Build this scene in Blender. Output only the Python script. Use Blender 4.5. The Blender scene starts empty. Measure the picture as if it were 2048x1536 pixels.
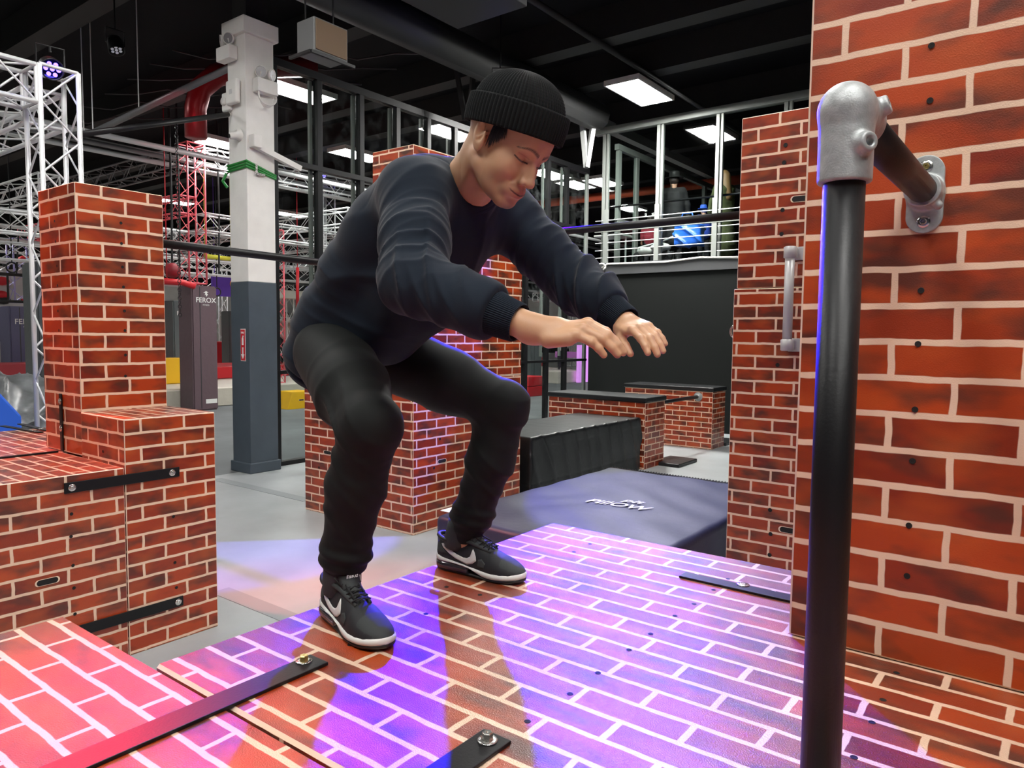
import bpy, bmesh, math, random
import numpy as np
from mathutils import Vector, Matrix
rnd = random.Random(7)
PI = math.pi
SC = bpy.context.scene
COL = SC.collection

# ------------------------------------------------------------------ camera
# calibrated from the vanishing points; world X / Y follow the brick blocks, Z up, metres
FPX, PITCH, ROLL, YAW = 1453.3, .06865, .010479, .649452
EYE = 1.86          # camera height over the hall floor
P = 1.08            # height of the block the man stands on
_cp, _sp, _c, _s = math.cos(PITCH), math.sin(PITCH), math.cos(ROLL), math.sin(ROLL)
_cy, _sy = math.cos(YAW), math.sin(YAW)
def _w(v): return Vector((v[0]*_cy - v[1]*_sy, v[0]*_sy + v[1]*_cy, v[2]))
FWD = _w((0, _cp, -_sp)); RIGHT = _w((_c, _s*_sp, _s*_cp)); UP = _w((-_s, _c*_sp, _c*_cp))
CAMLOC = Vector((0, 0, EYE))
cam = bpy.data.objects.new('camera', bpy.data.cameras.new('camera')); COL.objects.link(cam)
cam.data.sensor_width = 36; cam.data.lens = FPX/2048*36; cam.data.clip_end = 200; cam.data.clip_start = .05
M3 = Matrix((RIGHT, UP, -FWD)).transposed().to_4x4(); M3.translation = CAMLOC
cam.matrix_world = M3
SC.camera = cam
# pixel of the 2048x1536 photograph -> place in the world on a known plane
def ray(x, y): return FWD + RIGHT*((x-1024)/FPX) - UP*((y-768)/FPX)
def onz(x, y, z): d = ray(x, y); return CAMLOC + d*((z-EYE)/d.z)
def ony(x, y, Y): d = ray(x, y); return CAMLOC + d*(Y/d.y)
def onx(x, y, X): d = ray(x, y); return CAMLOC + d*(X/d.x)

# ------------------------------------------------------------------ view, world, lamps
SC.view_settings.view_transform = 'Standard'; SC.view_settings.look = 'None'
SC.view_settings.gamma = 1; SC.view_settings.exposure = 0.0; SC.view_settings.use_curve_mapping = False
SC.cycles.use_denoising = True
SC.cycles.max_bounces = 6; SC.cycles.sample_clamp_indirect = 4
wd = bpy.data.worlds.new('hall_air'); SC.world = wd; wd.use_nodes = True
wd.node_tree.nodes['Background'].inputs[0].default_value = (.62, .66, .75, 1)
wd.node_tree.nodes['Background'].inputs[1].default_value = .035

def spot(name, loc, target, energy, color, size, blend=.3, radius=.06):
    l = bpy.data.lights.new(name, 'SPOT'); l.energy = energy; l.color = color
    l.spot_size = math.radians(size); l.spot_blend = blend; l.shadow_soft_size = radius
    o = bpy.data.objects.new(name, l); COL.objects.link(o); o.location = loc
    o.rotation_euler = (Vector(target)-Vector(loc)).to_track_quat('-Z', 'Y').to_euler()
    return o
def area(name, loc, target, energy, color, sx, sy):
    l = bpy.data.lights.new(name, 'AREA'); l.energy = energy; l.color = color
    l.shape = 'RECTANGLE'; l.size = sx; l.size_y = sy
    o = bpy.data.objects.new(name, l); COL.objects.link(o); o.location = loc
    o.rotation_euler = (Vector(target)-Vector(loc)).to_track_quat('-Z', 'Y').to_euler()
    return o
BLUE = (.015, .0, 1.0)
ZL = 6.2
# coloured stage lamps of the hall
BLUE_AT = onz(1000, 172, 5.6)
spot('blue_stage_lamp', BLUE_AT, (-1.1, 1.0, 1.08), 14500, BLUE, 26, .35, .14)
RED_AT = Vector((-9.0, 3.3, 5.6))
spot('red_stage_lamp', RED_AT, (-1.26, .52, 1.08), 3400, (1, .01, .04), 5.6, .8, .12)
spot('red_floor_lamp', (-9.5, 1.2, 5.6), (-3.3, 3.0, 0), 5200, (1, .14, .11), 24, .9, .1)
spot('blue_floor_lamp', (-2, 7.5, 5.8), (-5.9, 3.4, 0), 3600, (.15, .1, 1), 20, .15, .05)
spot('blue_mat_lamp', (-6.4, 8.6, 5.9), (-2.6, 5.7, .4), 2200, (.08, .06, 1), 21, .2, .05)
# white ceiling panels: lit diffusers, built with their frames further down
PANEL_RADIANCE = 47
PANELS_UNSEEN = ((.7, .3), (-1.6, -1.9), (-6.2, 2.4), (-2.6, 3.2), (1.4, 4.4), (-6.2, -.6), (-2.4, 6.2), (-3.4, 8.2), (2.2, -2.4), (3.0, -.2))  # unseen panels added to brighten wall, column, blocks and face

# ------------------------------------------------------------------ helpers
def tag(o, label=None, cat=None, group=None, kind=None):
    if label: o['label'] = label
    if cat: o['category'] = cat
    if group: o['group'] = group
    if kind: o['kind'] = kind
    return o
def empty(name, loc, label=None, cat=None, group=None, kind=None):
    o = bpy.data.objects.new(name, None); COL.objects.link(o); o.location = loc; o.empty_display_size = .1
    return tag(o, label, cat, group, kind)
def link(name, me, mats, parent=None, smooth=False):
    o = bpy.data.objects.new(name, me); COL.objects.link(o)
    if not isinstance(mats, (list, tuple)): mats = [mats]
    if not me.materials:
        for m in mats: me.materials.append(m)
    if smooth:
        me.polygons.foreach_set('use_smooth', [True]*len(me.polygons))
    if parent is not None:
        o.parent = parent
        o.matrix_parent_inverse = Matrix.Translation(-parent.location) if parent.type == 'EMPTY' and parent.rotation_euler.z == 0 else Matrix()
    return o
def kids(o): return [c for c in bpy.data.objects if c.parent == o]
def copy_tree(o, parent=None):
    c = o.copy(); COL.objects.link(c); c.parent = parent
    for ch in kids(o): copy_tree(ch, c)
    return c

class MB:
    "collects shapes (world coordinates) and links them as ONE mesh object"
    def __init__(s): s.v = []; s.f = []; s.mi = []
    def add(s, vs, fs, mi=0):
        n = len(s.v); s.v += [tuple(v) for v in vs]; s.f += [tuple(i+n for i in f) for f in fs]; s.mi += [mi]*len(fs); return s
    def box(s, x0, x1, y0, y1, z0, z1, mi=0):
        vs = [(x, y, z) for x in (x0, x1) for y in (y0, y1) for z in (z0, z1)]
        return s.add(vs, [(0,1,3,2), (4,6,7,5), (0,4,5,1), (2,3,7,6), (0,2,6,4), (1,5,7,3)], mi)
    def obox(s, c, ax, ay, az, mi=0):
        "box with centre c and half-axis vectors"
        c, ax, ay, az = map(Vector, (c, ax, ay, az))
        vs = [c + ax*i + ay*j + az*k for i in (-1, 1) for j in (-1, 1) for k in (-1, 1)]
        return s.add(vs, [(0,1,3,2), (4,6,7,5), (0,4,5,1), (2,3,7,6), (0,2,6,4), (1,5,7,3)], mi)
    def bar(s, a, b, w, h=None, mi=0):
        a, b = Vector(a), Vector(b); d = b-a; h = h or w
        side = d.cross(Vector((0, 0, 1)))
        if side.length < 1e-5: side = Vector((1, 0, 0))
        side.normalize(); up = side.cross(d).normalized()
        return s.obox((a+b)/2, d/2, side*w/2, up*h/2, mi)
    def tube(s, pts, r, n=10, mi=0, cap=True):
        pts = [Vector(p) for p in pts]; rs = r if isinstance(r, (list, tuple)) else [r]*len(pts)
        prev = None; vs = []
        for i, p in enumerate(pts):
            d = (pts[min(i+1, len(pts)-1)] - pts[max(i-1, 0)]).normalized()
            if prev is None:
                ref = Vector((0, 0, 1)) if abs(d.z) < .9 else Vector((1, 0, 0))
                u = d.cross(ref).normalized()
            else: u = (prev - d*prev.dot(d)).normalized()
            prev = u; w = d.cross(u)
            vs += [p + (u*math.cos(2*PI*k/n) + w*math.sin(2*PI*k/n))*rs[i] for k in range(n)]
        fs = [(i*n+k, i*n+(k+1) % n, (i+1)*n+(k+1) % n, (i+1)*n+k) for i in range(len(pts)-1) for k in range(n)]
        if cap: fs += [tuple(range(n-1, -1, -1)), tuple((len(pts)-1)*n+k for k in range(n))]
        return s.add(vs, fs, mi)
    def disc(s, c, nrm, r, h, n=16, mi=0):
        c, nrm = Vector(c), Vector(nrm).normalized()
        return s.tube([c - nrm*h/2, c + nrm*h/2], r, n, mi)
    def ball(s, c, r, nu=12, nv=8, mi=0, R=None):
        r = r if isinstance(r, (list, tuple)) else (r, r, r); vs = []; c = Vector(c)
        for j in range(nv+1):
            t = PI*j/nv
            for i in range(nu):
                a = 2*PI*i/nu
                q = Vector((r[0]*math.sin(t)*math.cos(a), r[1]*math.sin(t)*math.sin(a), r[2]*math.cos(t)))
                vs.append(c + (R @ q if R is not None else q))
        return s.add(vs, [(j*nu+i, (j+1)*nu+i, (j+1)*nu+(i+1) % nu, j*nu+(i+1) % nu) for j in range(nv) for i in range(nu)], mi)
    def lathe(s, c, axis, prof, n=16, mi=0):
        "prof: (radius, height along axis)"
        c, d = Vector(c), Vector(axis).normalized()
        u = d.cross(Vector((0, 0, 1)) if abs(d.z) < .9 else Vector((1, 0, 0))).normalized(); w = d.cross(u)
        vs = [c + d*h + (u*math.cos(2*PI*k/n) + w*math.sin(2*PI*k/n))*max(r, 1e-4) for r, h in prof for k in range(n)]
        return s.add(vs, [(i*n+k, i*n+(k+1) % n, (i+1)*n+(k+1) % n, (i+1)*n+k) for i in range(len(prof)-1) for k in range(n)], mi)
    def mesh(s, name):
        me = bpy.data.meshes.new(name); me.from_pydata(s.v, [], s.f); me.update()
        me.polygons.foreach_set('material_index', s.mi)
        bm = bmesh.new(); bm.from_mesh(me); bmesh.ops.recalc_face_normals(bm, faces=bm.faces); bm.to_mesh(me); bm.free()
        return me
    def build(s, name, mats, parent=None, smooth=False, bevel=0, label=None, cat=None, group=None, kind=None, seg=2):
        o = link(name, s.mesh(name), mats, parent, smooth)
        if bevel:
            b = o.modifiers.new('bevel', 'BEVEL'); b.width = bevel; b.segments = seg; b.limit_method = 'ANGLE'
        return tag(o, label, cat, group, kind)

# ------------------------------------------------------------------ materials
MATS = {}
def nodes(name):
    m = bpy.data.materials.new(name); m.use_nodes = True; nt = m.node_tree
    return m, nt, nt.nodes['Principled BSDF'], nt.nodes.new, nt.links.new
def mat(name, col, rough=.5, metal=0, spec=.5, bump=0, bscale=80, coat=0, emit=None, estr=0, var=0, vscale=4, alpha=1, sheen=0, trans=0, bdist=.002):
    if name in MATS: return MATS[name]
    m, nt, b, N, L = nodes(name)
    b.inputs['Base Color'].default_value = (*col, 1); b.inputs['Roughness'].default_value = rough
    b.inputs['Metallic'].default_value = metal; b.inputs['Coat Weight'].default_value = coat
    b.inputs['Specular IOR Level'].default_value = spec; b.inputs['Coat Roughness'].default_value = .12; b.inputs['Alpha'].default_value = alpha
    b.inputs['Sheen Weight'].default_value = sheen; b.inputs['Transmission Weight'].default_value = trans
    if sheen: b.inputs['Sheen Roughness'].default_value = .4
    if emit: b.inputs['Emission Color'].default_value = (*emit, 1); b.inputs['Emission Strength'].default_value = estr
    tc = N('ShaderNodeTexCoord')
    if bump:
        n = N('ShaderNodeTexNoise'); n.inputs['Scale'].default_value = bscale; n.inputs['Detail'].default_value = 3
        L(tc.outputs['Object'], n.inputs['Vector'])
        bp = N('ShaderNodeBump'); bp.inputs['Strength'].default_value = bump; bp.inputs['Distance'].default_value = bdist
        L(n.outputs['Fac'], bp.inputs['Height']); L(bp.outputs[0], b.inputs['Normal'])
    if var:
        n = N('ShaderNodeTexNoise'); n.inputs['Scale'].default_value = vscale; n.inputs['Detail'].default_value = 4
        L(tc.outputs['Object'], n.inputs['Vector'])
        mr = N('ShaderNodeMapRange'); mr.inputs[1].default_value = .3; mr.inputs[2].default_value = .7
        mr.inputs[3].default_value = 1-var; mr.inputs[4].default_value = 1+var
        L(n.outputs['Fac'], mr.inputs[0])
        mx = N('ShaderNodeMix'); mx.data_type = 'RGBA'; mx.blend_type = 'MULTIPLY'; mx.inputs[0].default_value = 1
        mx.inputs[6].default_value = (*col, 1); L(mr.outputs[0], mx.inputs[7]); L(mx.outputs[2], b.inputs['Base Color'])
    MATS[name] = m; return m

def brick_mat(name, gloss=.35, coat=.5, orange=0., bumpy=.25, smudge=.5):
    "printed brick laminate: UVs count courses, one brick is 3.03 courses long"
    m, nt, b, N, L = nodes(name)
    uv = N('ShaderNodeUVMap'); uv.uv_map = 'UVMap'
    # slight hand-painted wobble of the joints
    wn = N('ShaderNodeTexNoise'); wn.inputs['Scale'].default_value = 1.1; wn.inputs['Detail'].default_value = 2; L(uv.outputs[0], wn.inputs['Vector'])
    ws = N('ShaderNodeVectorMath'); ws.operation = 'MULTIPLY_ADD'; ws.inputs[1].default_value = (.10, .10, 0); ws.inputs[2].default_value = (-.05, -.05, 0)
    L(wn.outputs['Color'], ws.inputs[0])
    wa = N('ShaderNodeVectorMath'); wa.operation = 'ADD'; L(uv.outputs[0], wa.inputs[0]); L(ws.outputs[0], wa.inputs[1])
    br = N('ShaderNodeTexBrick'); br.offset = .5; br.inputs['Scale'].default_value = 1
    br.inputs['Brick Width'].default_value = 3.06; br.inputs['Row Height'].default_value = 1
    br.inputs['Mortar Size'].default_value = .105; br.inputs['Mortar Smooth'].default_value = .30; br.inputs['Bias'].default_value = 0
    br.inputs['Color1'].default_value = (.41+.1*orange, .043+.024*orange, .005, 1)
    br.inputs['Color2'].default_value = (.16+.06*orange, .011+.008*orange, .003, 1)
    br.inputs['Mortar'].default_value = (.86, .60, .43, 1)
    L(wa.outputs[0], br.inputs['Vector'])
    # dark soft smudges, stretched across bricks
    mp = N('ShaderNodeMapping'); mp.inputs['Scale'].default_value = (.30, .62, 1); L(uv.outputs[0], mp.inputs[0])
    sn = N('ShaderNodeTexNoise'); sn.inputs['Scale'].default_value = 1.0; sn.inputs['Detail'].default_value = 3; sn.inputs['Roughness'].default_value = .55
    L(mp.outputs[0], sn.inputs['Vector'])
    r1 = N('ShaderNodeMapRange'); r1.inputs[1].default_value = .46; r1.inputs[2].default_value = .62; r1.inputs[3].default_value = 0; r1.inputs[4].default_value = .80*smudge/.5
    L(sn.outputs['Fac'], r1.inputs[0])
    nm = N('ShaderNodeMath'); nm.operation = 'MULTIPLY'   # smudges stay mostly on the bricks
    inv = N('ShaderNodeMath'); inv.operation = 'SUBTRACT'; inv.inputs[0].default_value = 1; L(br.outputs['Fac'], inv.inputs[1])
    ad = N('ShaderNodeMath'); ad.operation = 'MULTIPLY_ADD'; ad.inputs[1].default_value = .92; ad.inputs[2].default_value = .08; L(inv.outputs[0], ad.inputs[0])
    L(r1.outputs[0], nm.inputs[0]); L(ad.outputs[0], nm.inputs[1])
    mx = N('ShaderNodeMix'); mx.data_type = 'RGBA'; mx.inputs[7].default_value = (.06, .022, .013, 1)
    L(nm.outputs[0], mx.inputs[0]); L(br.outputs['Color'], mx.inputs[6])
    # warm orange patches
    s2 = N('ShaderNodeTexNoise'); s2.inputs['Scale'].default_value = .8; s2.inputs['Detail'].default_value = 2
    mp2 = N('ShaderNodeMapping'); mp2.inputs['Scale'].default_value = (.45, .9, 1); mp2.inputs['Location'].default_value = (7, 3, 0)
    L(uv.outputs[0], mp2.inputs[0]); L(mp2.outputs[0], s2.inputs['Vector'])
    r2 = N('ShaderNodeMapRange'); r2.inputs[1].default_value = .5; r2.inputs[2].default_value = .72; r2.inputs[3].default_value = 0; r2.inputs[4].default_value = .55
    L(s2.outputs['Fac'], r2.inputs[0])
    m2 = N('ShaderNodeMath'); m2.operation = 'MULTIPLY'; L(r2.outputs[0], m2.inputs[0]); L(inv.outputs[0], m2.inputs[1])
    mx2 = N('ShaderNodeMix'); mx2.data_type = 'RGBA'; mx2.inputs[7].default_value = (.56, .095, .013, 1)
    L(m2.outputs[0], mx2.inputs[0]); L(mx.outputs[2], mx2.inputs[6]); L(mx2.outputs[2], b.inputs['Base Color'])
    bn = N('ShaderNodeTexNoise'); bn.inputs['Scale'].default_value = 26; bn.inputs['Detail'].default_value = 3; L(uv.outputs[0], bn.inputs['Vector'])
    bp = N('ShaderNodeBump'); bp.inputs['Strength'].default_value = bumpy; bp.inputs['Distance'].default_value = .0016
    L(bn.outputs['Fac'], bp.inputs['Height']); L(bp.outputs[0], b.inputs['Normal'])
    b.inputs['Roughness'].default_value = gloss; b.inputs['Coat Weight'].default_value = coat; b.inputs['Coat Roughness'].default_value = .10
    L(bp.outputs[0], b.inputs['Coat Normal'])
    MATS[name] = m; return m
BR_TOP = brick_mat('brick_laminate_glossy', .42, .70, .5, 1.0)
BR_WALL = brick_mat('brick_laminate_wall', .45, .25, .7, .35)
BR_BOX = brick_mat('brick_laminate_box', .40, .35, .15, .2)
BR_FAR = brick_mat('brick_laminate_far', .45, .25, .25, .1, .6)
EDGE = mat('cream_edge', (.82, .62, .46), .5)
WHITE = mat('white_paint', (.86, .85, .81), .5, var=.05)
BLACK = mat('black_steel', (.006, .006, .007), .42, .0, spec=.35, bump=.15, bscale=200)
BLACKM = mat('matt_black', (.010, .010, .011), .7)
GALV = mat('galvanised_metal', (.42, .44, .44), .50, .45, bump=.35, bscale=420, bdist=.001, var=.16, vscale=60)
CHROME = mat('zinc_bolt', (.75, .74, .70), .25, .95)
BRASS = mat('brass_bolt', (.62, .48, .18), .3, .9)
HOLE = mat('dark_hole', (.008, .006, .006), .8)
GREYTUBE = mat('grey_enamel', (.50, .50, .49), .35, .1)
ALU = mat('truss_aluminium', (.82, .83, .84), .42, .35)
ALUR = mat('truss_red_lit', (.90, .16, .20), .45, .2)  # aluminium with red lamp light put into the colour
ALUD = mat('truss_dark', (.22, .22, .23), .4, .6)
DKPAINT = mat('slate_paint', (.060, .080, .100), .5, bump=.1, bscale=60, var=.08)
BAND = mat('green_strap', (.01, .22, .03), .5)
REDP = mat('red_vinyl', (.62, .02, .03), .4)
PINKP = mat('light_red_vinyl', (.75, .14, .16), .4)
YEL = mat('yellow_foam', (.85, .48, .01), .5)
BLUEP = mat('blue_vinyl', (.02, .12, .62), .4)
BEIGE = mat('beige_canvas', (.50, .47, .40), .6, bump=.6, bscale=3, bdist=.03)
PALE = mat('pale_vinyl', (.74, .70, .62), .45, var=.05)
PADG = mat('grey_pad_vinyl', (.10, .115, .12), .42, bump=.5, bscale=9, bdist=.01)
PADP = mat('plum_pad_vinyl', (.13, .085, .10), .42, bump=.5, bscale=9, bdist=.01)
PADB = mat('blue_pad_vinyl', (.085, .085, .17), .42, bump=.4, bscale=9, bdist=.01)
MATT = mat('mat_navy', (.018, .022, .055), .48, bump=.35, bscale=14, bdist=.006)
MATBLK = mat('mat_black', (.008, .009, .010), .42, bump=.5, bscale=7, bdist=.012)
DUCT = mat('duct_black', (.014, .014, .015), .55)
TEXTW = mat('white_print', (.82, .82, .80), .5)
GLASSF = mat('frame_grey', (.27, .29, .27), .45, .2)
PANELH = mat('lit_diffuser_strong', (.9, .9, .88), .5, emit=(1, .985, .95), estr=PANEL_RADIANCE*2.0)
PANELX = mat('lit_diffuser_strongest', (.9, .9, .88), .5, emit=(1, .985, .95), estr=PANEL_RADIANCE*5)
PANEL = mat('lit_diffuser', (.9, .9, .88), .5, emit=(1, .985, .95), estr=PANEL_RADIANCE)
ORANGE = mat('orange_pipe', (.62, .10, .04), .4)

def glass_mat(name='dusty_glass', dust=.05):
    m, nt, b, N, L = nodes(name)
    out = nt.nodes['Material Output']
    tr = N('ShaderNodeBsdfTransparent'); gl = N('ShaderNodeBsdfGlossy'); gl.inputs['Roughness'].default_value = .03
    df = N('ShaderNodeBsdfDiffuse'); df.inputs['Color'].default_value = (.62, .66, .68, 1)
    tr.inputs[0].default_value = (.86, .89, .88, 1)
    fr = N('ShaderNodeFresnel'); fr.inputs[0].default_value = 1.45
    ge = N('ShaderNodeNewGeometry'); fm = N('ShaderNodeMath'); fm.operation = 'MULTIPLY'; iv = N('ShaderNodeMath'); iv.operation = 'SUBTRACT'; iv.inputs[0].default_value = 1
    L(ge.outputs['Backfacing'], iv.inputs[1]); L(fr.outputs[0], fm.inputs[0]); L(iv.outputs[0], fm.inputs[1])
    m1 = N('ShaderNodeMixShader'); L(fm.outputs[0], m1.inputs[0]); L(tr.outputs[0], m1.inputs[1]); L(gl.outputs[0], m1.inputs[2])
    tc = N('ShaderNodeTexCoord'); n = N('ShaderNodeTexNoise'); n.inputs['Scale'].default_value = 3.5; n.inputs['Detail'].default_value = 7; n.inputs['Roughness'].default_value = .75
    L(tc.outputs['Object'], n.inputs['Vector'])
    mr = N('ShaderNodeMapRange'); mr.inputs[1].default_value = .50; mr.inputs[2].default_value = .80; mr.inputs[3].default_value = .0; mr.inputs[4].default_value = dust
    L(n.outputs['Fac'], mr.inputs[0])
    m2 = N('ShaderNodeMixShader'); L(mr.outputs[0], m2.inputs[0]); L(m1.outputs[0], m2.inputs[1]); L(df.outputs[0], m2.inputs[2])
    L(m2.outputs[0], out.inputs[0]); return m
GLASS = glass_mat()
GLASSC = glass_mat('clean_glass', .0)

def uvbox(me, course, offs=None):
    "UVs counted in courses; offs maps face direction ('x','y','z') to (u0, v0) metres"
    offs = offs or {}
    uvl = me.uv_layers.new(name='UVMap') if not me.uv_layers else me.uv_layers[0]
    for p in me.polygons:
        n = p.normal; a = max(range(3), key=lambda k: abs(n[k])); key = 'xyz'[a]
        u0, v0 = offs.get(key, (0, 0)); c = offs.get('c'+key, course)
        for li in p.loop_indices:
            q = me.vertices[me.loops[li].vertex_index].co
            u, v = ((q.y, q.z), (q.x, q.z), (q.x, q.y))[a]
            uvl.data[li].uv = ((u-u0)/c, (v-v0)/c)

def brick_block(name, x0, x1, y0, y1, z0, z1, m, parent=None, course=.084, offs=None, edge=.004, **kw):
    bm = bmesh.new()
    me0 = MB().box(x0, x1, y0, y1, z0, z1).mesh(name); bm.from_mesh(me0)
    r = bmesh.ops.bevel(bm, geom=bm.edges[:], offset=edge, segments=1, affect='EDGES', material=1)
    bm.to_mesh(me0); bm.free()
    uvbox(me0, course, offs)
    o = link(name, me0, [m, EDGE], parent)
    return tag(o, **kw)

def text(name, body, parent, origin, xdir, ydir, size, m, depth=.001, shear=0, label=None, xs=1, align='CENTER', bold=0):
    "letters as a mesh; origin = centre of the base line"
    cu = bpy.data.curves.new(name, 'FONT'); cu.body = body; cu.size = size; cu.extrude = depth; cu.align_x = align
    cu.shear = shear; cu.offset = bold
    to = bpy.data.objects.new(name+'_tmp', cu); COL.objects.link(to)
    dg = bpy.context.evaluated_depsgraph_get(); me = bpy.data.meshes.new_from_object(to.evaluated_get(dg))
    bpy.data.objects.remove(to, do_unlink=True)
    x, y = Vector(xdir).normalized(), Vector(ydir).normalized(); z = x.cross(y)
    M = Matrix((x*xs, y, z)).transposed().to_4x4(); M.translation = Vector(origin)
    me.transform(M); me.materials.clear(); me.name = name
    o = link(name, me, m, parent)
    if label: o['label'] = label
    return o

# ------------------------------------------------------------------ solid modelling by distance fields
V3 = lambda *a: np.array(a, dtype=np.float32)
def cap(p, a, b, ra, rb):
    a, b = V3(*a), V3(*b); d = b-a; t = np.clip(((p-a) @ d)/max(float(d @ d), 1e-12), 0, 1)
    return np.linalg.norm(p-a-t[:, None]*d, axis=1) - (ra+(rb-ra)*t)
def ell(p, c, r, R=None):
    q = p-V3(*c)
    if R is not None: q = q @ np.asarray(R, dtype=np.float32)
    r = V3(*r); k0 = np.linalg.norm(q/r, axis=1); k1 = np.linalg.norm(q/(r*r), axis=1)+1e-9
    return k0*(k0-1)/k1
def smin(a, b, k):
    h = np.clip(.5+.5*(b-a)/k, 0, 1); return b+(a-b)*h-k*h*(1-h)
def smax(a, b, k): return -smin(-a, -b, k)
def chain(p, pts, rs, k=.02):
    d = None
    for i in range(len(pts)-1):
        e = cap(p, pts[i], pts[i+1], rs[i], rs[i+1]); d = e if d is None else smin(d, e, k)
    return d
def wob(p, f, s=0.):
    return (np.sin(p[:, 0]*f*1.0+s)+np.sin(p[:, 1]*f*1.3+1.7*s+2)+np.sin(p[:, 2]*f*.9+2.3*s+4)+np.sin((p[:, 0]+p[:, 1]-p[:, 2])*f*.7+s))/4
def ridge(x): return 1.75*np.clip(1-np.sqrt(np.sin(x)**2+.006), 0, 1)**2.2
def fold(c, p, s=0., w=3.0, f=11): return ridge(c+w*wob(p, f, s))*np.clip(.62+1.0*wob(p, 15, s+5), .22, 1.1)
def gauss(p, c, r): return np.exp(-((p-V3(*c))**2).sum(1)/(r*r))

def solid(fn, bmin, bmax, h, name, B=8):
    "surface nets over a sparse grid -> mesh"
    bmin, bmax = np.array(bmin, float), np.array(bmax, float)
    nb = np.ceil((bmax-bmin)/h/B).astype(int)+1; n = nb*B
    ax = [bmin[i]+(np.arange(nb[i])*B+(B-1)/2)*h for i in range(3)]
    G = np.stack(np.meshgrid(*ax, indexing='ij'), -1).reshape(-1, 3).astype(np.float32)
    dc = fn(G); D = np.repeat(np.repeat(np.repeat(dc.reshape(nb), B, 0), B, 1), B, 2).astype(np.float32)
    D = np.sign(D)*np.maximum(np.abs(D), h*4)
    act = np.nonzero(np.abs(dc) < B*h*.87*1.9)[0]
    loc = (np.stack(np.meshgrid(*[np.arange(B)]*3, indexing='ij'), -1).reshape(-1, 3)-(B-1)/2)*h
    Db = D.reshape(nb[0], B, nb[1], B, nb[2], B)
    ijk = np.stack(np.unravel_index(act, nb), 1)
    CH = 1200
    for s in range(0, len(act), CH):
        a = act[s:s+CH]; pts = (G[a][:, None, :]+loc[None]).reshape(-1, 3).astype(np.float32)
        v = fn(pts).reshape(-1, B, B, B)
        q = ijk[s:s+CH]; Db[q[:, 0], :, q[:, 1], :, q[:, 2], :] = v
    D = Db.reshape(n)
    S = D < 0
    cnt = np.zeros(tuple(np.array(D.shape)-1), np.int8)
    c0 = [slice(0, -1), slice(1, None)]
    for i in (0, 1):
        for j in (0, 1):
            for k in (0, 1): cnt += S[c0[i], c0[j], c0[k]]
    cell = (cnt > 0) & (cnt < 8)
    ci = np.stack(np.nonzero(cell), 1); idx = -np.ones(cell.shape, np.int64); idx[cell] = np.arange(len(ci))
    acc = np.zeros((len(ci), 3)); num = np.zeros(len(ci))
    corners = [(i, j, k) for i in (0, 1) for j in (0, 1) for k in (0, 1)]
    for a in corners:
        for axis in range(3):
            if a[axis]: continue
            b = list(a); b[axis] = 1
            da = D[ci[:, 0]+a[0], ci[:, 1]+a[1], ci[:, 2]+a[2]]; db = D[ci[:, 0]+b[0], ci[:, 1]+b[1], ci[:, 2]+b[2]]
            m = (da < 0) != (db < 0); t = np.where(m, da/(da-db+1e-20), 0)
            pt = np.tile(np.array(a, float), (len(ci), 1)); pt[:, axis] = t
            acc[m] += pt[m]; num[m] += 1
    verts = (ci+acc/num[:, None])*h+bmin
    faces = []
    for axis in range(3):
        o1, o2 = [(1, 2), (2, 0), (0, 1)][axis]
        sl0 = [slice(1, -1)]*3; sl0[axis] = slice(0, -1)
        sl1 = [slice(1, -1)]*3; sl1[axis] = slice(1, None)
        a, b = S[tuple(sl0)], S[tuple(sl1)]
        for flip, m in ((False, a & ~b), (True, ~a & b)):
            e = np.stack(np.nonzero(m), 1)
            if not len(e): continue
            off = np.array([1, 1, 1]); off[axis] = 0; e = e+off
            def g(d1, d2):
                q = e.copy(); q[:, o1] -= d1; q[:, o2] -= d2; return idx[q[:, 0], q[:, 1], q[:, 2]]
            f = np.stack([g(1, 1), g(0, 1), g(0, 0), g(1, 0)], 1)
            faces.append(f[:, ::-1] if flip else f)
    F = np.concatenate(faces); F = F[(F >= 0).all(1)]
    me = bpy.data.meshes.new(name)
    me.vertices.add(len(verts)); me.vertices.foreach_set('co', verts.astype(np.float32).ravel())
    me.loops.add(len(F)*4); me.loops.foreach_set('vertex_index', F.ravel().astype(np.int32))
    me.polygons.add(len(F)); me.polygons.foreach_set('loop_start', np.arange(len(F), dtype=np.int32)*4)
    me.update(calc_edges=True); me.validate()
    me.polygons.foreach_set('use_smooth', [True]*len(me.polygons))
    return me
def vcolor(me, fn):
    co = np.empty(len(me.vertices)*3, np.float32); me.vertices.foreach_get('co', co); co = co.reshape(-1, 3)
    c = fn(co); a = me.color_attributes.new('Pigment', 'FLOAT_COLOR', 'POINT')
    a.data.foreach_set('color', np.concatenate([c, np.ones((len(c), 1))], 1).astype(np.float32).ravel())
def smooth_mesh(me, it=1):
    bm = bmesh.new(); bm.from_mesh(me)
    for _ in range(it): bmesh.ops.smooth_vert(bm, verts=bm.verts, factor=.5, use_axis_x=True, use_axis_y=True, use_axis_z=True)
    bm.to_mesh(me); bm.free()

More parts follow.
